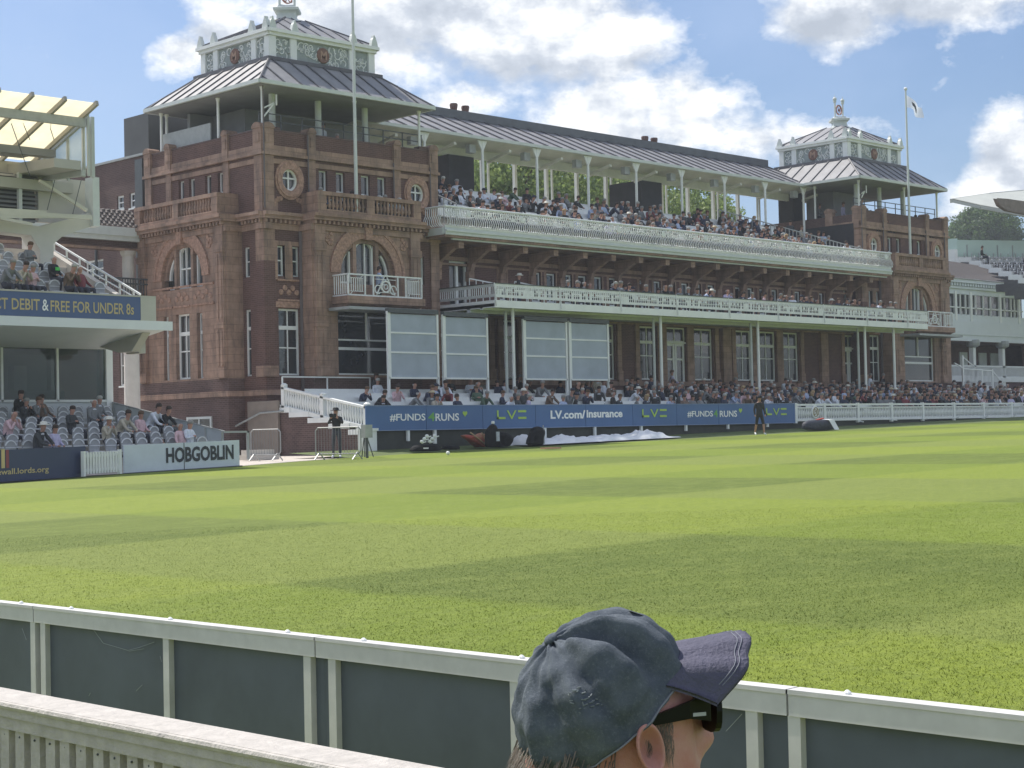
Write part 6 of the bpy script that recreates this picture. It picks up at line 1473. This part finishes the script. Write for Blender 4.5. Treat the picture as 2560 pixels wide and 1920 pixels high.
# shoulders and upper arms continue from the torso
SKM=bpy.data.materials.new('sunburnt skin'); SKM.use_nodes=True; T_=NT(SKM.node_tree); b_=T_.n['Principled BSDF']; g_=T_.add('ShaderNodeNewGeometry').outputs['Position']
c_=T_.mix(T_.ramp(T_.noise(g_,26,5,.6),[(.38,(0,0,0)),(.66,(1,1,1))]),(.52,.235,.20),(.57,.31,.265)); c_=T_.mix(T_.math('MULTIPLY',T_.ramp(T_.noise(g_,12,3,.5),[(.5,(0,0,0)),(.7,(1,1,1))]),.5),c_,(.47,.15,.12)); T_.l.new(c_,b_.inputs['Base Color']); b_.inputs['Roughness'].default_value=.5; b_.inputs['Subsurface Weight'].default_value=.12; b_.inputs['Subsurface Radius'].default_value=(.01,.004,.002)
bn=T_.add('ShaderNodeBump'); bn.inputs['Strength'].default_value=.6; bn.inputs['Distance'].default_value=.003; T_.put(bn.inputs['Height'],T_.noise(g_,170,6,.75)); T_.l.new(bn.outputs[0],b_.inputs['Normal'])
# ear (near side and far side), folded shell
for s in (1,-1):
    ec=(.016,s*.076,-.036); pts_o=[]; pts_i=[]; pts_r=[]
    N=22; outr=[];midr=[];inr=[];con=[]
    for k in range(N):
        a=2*math.pi*k/N; el_=1.0+.10*math.cos(a-2.2); X=.020*math.cos(a)*el_-.006*math.sin(a); Z=.033*math.sin(a)*(1 if math.sin(a)>0 else .92)
        back=.012*(.5-.5*math.cos(a+.0))*1.0
        lean=.010+.010*(1-math.cos(a))/2
        outr.append((ec[0]+X,ec[1]+s*(.002+lean*.9),ec[2]+Z)); midr.append((ec[0]+X*.82,ec[1]+s*(.006+lean),ec[2]+Z*.84)); inr.append((ec[0]+X*.66,ec[1]+s*(.002+lean*.6),ec[2]+Z*.68)); con.append((ec[0]+.002+X*.25,ec[1]-s*.004,ec[2]+Z*.3-.002))
    base_=[(ec[0]+.006+(p[0]-ec[0])*.6,ec[1]-s*.010,ec[2]+(p[2]-ec[2])*.75) for p in outr]
    loft([base_,outr,midr,inr,con],m)
for sg in (1,-1):
    rr_=[]
    for t_,c0,r in ((0,(0,sg*.13,-.33),.085),(.3,(0,sg*.20,-.35),.08),(.6,(.0,sg*.235,-.42),.065),(1,(.03,sg*.245,-.62),.052)):
        rr_.append([(c0[0]+r*math.cos(a),c0[1]+(r*math.sin(a)*.5 if t_<.5 else r*math.sin(a)*.9),c0[2]+(r*math.sin(a) if t_<.5 else -r*math.cos(a)*.2)) for a in [2*math.pi*k/20 for k in range(20)]])
    loft(rr_,m)
root=obj('person',m,SKM,smooth=True,org=HC0)
ss=root.modifiers.new('s','SUBSURF'); ss.levels=1; ss.render_levels=1
tag(root,'person in faded blue cap and black sunglasses seated close by, seen from behind and side','person')
# shirt
m=MB(HT); rg=[]
for z,xf,xb,w_,nb in prof[:6]:
    rg.append([(((xf+xb)/2+((xf-xb)/2+.012)*math.copysign(abs(math.cos(a))**.8,math.cos(a))),(w_+.012)*math.sin(a),z-.004) for a in [2*math.pi*k/40 for k in range(40)]])
loft(rg,m,False); obj('shirt',m,mat('navy polo shirt',(.04,.05,.08),.85,.15,20),root,smooth=True)
# ---- cap crown: dome with a tilted axis, dents and folds ----
TILT=R(37)
ax_u=Vector((-math.sin(TILT),0,math.cos(TILT))); ax_f=Vector((math.cos(TILT),0,math.sin(TILT))); ax_n=Vector((0,1,0))
CC=Vector((-.004,0,.000))
def crown(th,ph,off=0):
    # th: 0 at the button .. 1 at the rim, ph: angle from the front
    t=th*R(100); rf=.108 if math.cos(ph)>0 else .105
    r_side=.092
    x=rf*math.sin(t)*math.cos(ph); y=r_side*math.sin(t)*math.sin(ph); z=.098*math.cos(t)
    # boxy front panel
    x+=.010*math.exp(-((th-.62)/.25)**2)*max(0,math.cos(ph))**2; z+=.006*math.exp(-((th-.45)/.28)**2)*max(0,math.cos(ph))
    d=0
    # pinch running forward from the button on the near side, sag below it
    def fold(p0,t0,t1,w,a):
        k=max(0,min(1,(th-t0)/(t1-t0))) if t1>t0 else 0; env=math.sin(math.pi*k)**.6 if 0<k<1 else 0
        return a*env*math.exp(-((ph-p0)/w)**2)
    d+=fold(.98,.08,.95,.12,-.024)+fold(.74,.10,.95,.16,.011)+fold(1.32,.16,.86,.24,.010)+fold(1.75,.3,.98,.10,-.011)+fold(.42,.25,.9,.07,-.006)+fold(1.12,.5,1.0,.06,-.006)+fold(2.6,.2,.8,.07,-.006)
    d+=fold(2.35,.35,.97,.13,-.012)+fold(2.0,.4,1.0,.22,.009)+fold(2.75,.4,1.0,.2,.009)+fold(3.05,.55,.95,.1,-.006)+fold(.2,.15,.9,.09,-.004)
    d+=.0018*math.sin(9*ph+7*th)+.0014*math.sin(17*ph-11*th)+.0010*math.sin(31*th+5*ph)
    # seams of the six panels
    for sa in (0,1.047,2.094,math.pi,4.19,5.236):
        dd_=abs((ph-sa+math.pi)%(2*math.pi)-math.pi); d-=.0018*math.exp(-(dd_*max(.1,math.sin(t))*.1/.0022)**2)
    n=Vector((x,y,z)).normalized(); p=Vector((x,y,z))+n*(d+off)
    return CC+ax_f*p.x+ax_n*p.y+ax_u*p.z
m=MB(HT); NP,NT_=96,44
I=[[m.P(crown(max(.012,i/NT_),2*math.pi*k/NP)) for k in range(NP)] for i in range(NT_+1)]
for i in range(NT_):
    for k in range(NP):
        m.face((I[i][k],I[i][(k+1)%NP],I[i+1][(k+1)%NP],I[i+1][k]))
m.face(I[0][::-1])
CAPM=bpy.data.materials.new('faded blue denim cap'); CAPM.use_nodes=True; T_=NT(CAPM.node_tree); b_=T_.n['Principled BSDF']; g_=T_.add('ShaderNodeNewGeometry').outputs['Position']
n1_=T_.noise(g_,22,6,.65); c_=T_.mix(T_.ramp(n1_,[(.36,(0,0,0)),(.66,(1,1,1))]),(.078,.094,.118),(.128,.148,.172)); n2_=T_.noise(g_,260,6,.85); c_=T_.mix(T_.math('MULTIPLY',T_.ramp(n2_,[(.52,(0,0,0)),(.70,(1,1,1))]),.5),c_,(.27,.30,.34))
T_.l.new(c_,b_.inputs['Base Color']); b_.inputs['Roughness'].default_value=.92; b_.inputs['Specular IOR Level'].default_value=.2
bn=T_.add('ShaderNodeBump'); bn.inputs['Strength'].default_value=.7; bn.inputs['Distance'].default_value=.006; T_.put(bn.inputs['Height'],T_.noise(g_,55,9,.78)); T_.l.new(bn.outputs[0],b_.inputs['Normal'])
cap=obj('cap',m,CAPM,root,smooth=True)
m=MB(HT); c0=crown(.012,0); n0=ax_u
m.lathe((0,0,0),[(.0085,-.001),(.0085,.003),(.005,.006)],12) ; m.v=[HT(CC+ax_f*((v-HT(Vector((0,0,0)))).dot(fw2))+ax_n*((v-HT(Vector((0,0,0)))).dot(nn))+ax_u*((v-HT(Vector((0,0,0)))).z+.099)) for v in m.v]
obj('button',m,CAPM,cap,smooth=True)
# brim: curved visor sheet with thickness
m=MB(HT); NB,NR=36,14
def brim(s,r,off=0):
    ph=s*1.02; b=crown(.93,ph if ph>=0 else ph+2*math.pi)
    out=.094*(1-(.86*s)**2)**.36; d=Vector((1,.09*s,.205)).normalized()
    p=b+d*(out*r)+Vector((0,s*.006*r,0)); p.z+=-.027*(s*s)*r-.007*r*r+off
    return p
top=[[m.P(brim(-1+2*i/NB,j/NR,.0015)) for j in range(NR+1)] for i in range(NB+1)]
bot=[[m.P(brim(-1+2*i/NB,j/NR,-.0025)) for j in range(NR+1)] for i in range(NB+1)]
for i in range(NB):
    for j in range(NR): m.face((top[i][j],top[i+1][j],top[i+1][j+1],top[i][j+1])); m.face((bot[i][j],bot[i][j+1],bot[i+1][j+1],bot[i+1][j]))
    m.face((top[i][NR],top[i+1][NR],bot[i+1][NR],bot[i][NR]))
for i in (0,NB):
    for j in range(NR): m.face((top[i][j],top[i][j+1],bot[i][j+1],bot[i][j]))
obj('brim',m,mat('faded purple blue brim',(.090,.088,.132),.85,.16,30,.4,160),cap,smooth=True)
m=MB(HT)
for rr0 in (.80,.86):
    pts_=[brim(-1+2*i/NB,rr0,.0022) for i in range(2,NB-1)]
    for p0,p1 in zip(pts_[:-1],pts_[1:]): m.tube(p0,p1,.0006,n=4)
obj('stitching',m,mat('pale thread',(.20,.21,.25),.8,.05),cap); m=MB(HT)
pts_=[crown(.985,2*math.pi*k/60,.001) for k in range(61)]
for p0,p1 in zip(pts_[:-1],pts_[1:]): m.tube(p0,p1,.0012,n=4)
obj('stitching',m,mat('pale thread',(.26,.27,.31),.8,.05),cap)
m=MB(HT); p=crown(.52,0,.001); q=crown(.62,0,.001); w_=Vector((0,.012,0)); m.poly((p-w_,p+w_,q+w_,q-w_)); obj('badge',m,mat('cream badge',(.65,.62,.45),.7,.05),cap)
rn=random.Random(9); m=MB(HT)
for k in range(26):
    th=rn.uniform(.52,.72); ph=rn.uniform(1.78,2.02)-.4*(th-.6); p=crown(th,ph,.0012); q=crown(th+rn.uniform(-.02,.02),ph+rn.uniform(-.05,.05),.0016); m.tube(p,q,.0008,n=4)
obj('embroidery',m,mat('faded embroidery',(.19,.215,.235),.9,.3,80),cap)
# band at the back, buckle and strap
m=MB(HT); 
for a0,a1,r0_ in ((2.3,2.75,1.0),): 
    pts_=[crown(1.0,a0+(a1-a0)*k/8,-.002)+Vector((0,0,-.006)) for k in range(9)]
    for p0,p1 in zip(pts_[:-1],pts_[1:]): m.bar(p0,p1,.003,.016)
obj('strap',m,mat('dark strap',(.035,.045,.07),.8,.1),cap)
p=crown(1.0,2.5,.002)+Vector((0,0,-.008)); m=MB(HT); m.bar(p-Vector((.002,0,.010)),p+Vector((.006,0,.010)),.004,.014); obj('buckle',m,mat('tan leather tab',(.42,.36,.28),.6,.1),cap)
# hair at the nape and temple
m=MB(HT); rn=random.Random(2)
for k in range(600):
    a=rn.uniform(1.75,4.55); z=rn.uniform(-.105,-.035); x=-.004+.101*math.cos(a)*1.0; y=.078*math.sin(a)
    if z>-.03 and a<2.0: continue
    p=Vector((x,y,z)); n=Vector((math.cos(a),math.sin(a),0)); e=p+n*.007+Vector((-.004+rn.uniform(-.004,.004),rn.uniform(-.003,.003),-.016-rn.random()*.01)); m.poly((p,p+Vector((.0014,.0014,.001)),e))
for k in range(380):
    x=rn.uniform(.018,.050); z=rn.uniform(-.050,.0); p=Vector((x,.0745,z)); e=p+Vector((rn.uniform(-.006,.002),.0022,-.010-rn.random()*.006)); m.poly((p,p+Vector((.0009,0,.0004)),e))
obj('hair',m,mat('greying brown hair',(.15,.12,.095),.7,.5,160),root)
# sunglasses
sg=MB(HT)
def lens(s):
    pts=[];cx,cz=.104,-.005
    for k in range(18):
        a=2*math.pi*k/18; yy=s*(.034+.030*math.copysign(abs(math.cos(a))**.7,math.cos(a))); zz=cz+.027*math.copysign(abs(math.sin(a))**.7,math.sin(a)); xx=.122-.30*abs(yy)**1.5-.10*(zz-cz)*0; pts.append((xx,yy,zz))
    return pts
for s in (1,-1):
    o_=lens(s); i_=[(p[0]-.007,p[1],p[2]) for p in o_]; loft([i_,o_],sg)
sg.bar((.119,-.012,-.004),(.119,.012,-.004),.006,.010)
gl=obj('sunglasses',sg,mat('black acetate',(.004,.004,.005),.35,.1,4,spec=.25),root)
for s in (1,-1):
    m=MB(HT); loft([[(.100,s*.0665+s*.003*a,b) for a,b in ((-1,.017),(1,.017),(1,-.014),(-1,-.014))],[(.070,s*.0755+s*.0025*a,b) for a,b in ((-1,.011),(1,.011),(1,-.008),(-1,-.008))],[(.020,s*.0795+s*.002*a,b) for a,b in ((-1,-.002),(1,-.002),(1,-.012),(-1,-.012))]],m)
    obj('temple',m,mat('black acetate',(.004,.004,.005),.35,.1,4,spec=.25),gl)
m=MB(HT); m.box(.074,.090,.0765,.0772,-.006,-.002); obj('temple_mark',m,GREY,gl)

# ================= added volume for lens haze =================
m=MB().box(-40,240,-60,190,-30,34); hz=obj('glare',m,[]); hz['kind']='stuff'; hz['label']='thin added volume standing in for lens haze over the ground'; hz['category']='glare'  # added volume, lifts the shadows the way veiling lens glare does
hm=bpy.data.materials.new('glare'); hm.use_nodes=True; T=NT(hm.node_tree); T.n.clear(); pv=T.add('ShaderNodeVolumePrincipled'); pv.inputs['Color'].default_value=(.86,.92,1,1); pv.inputs['Density'].default_value=.0005; pv.inputs['Anisotropy'].default_value=.3
T.l.new(pv.outputs[0],T.add('ShaderNodeOutputMaterial').inputs['Volume']); hz.data.materials.append(hm)
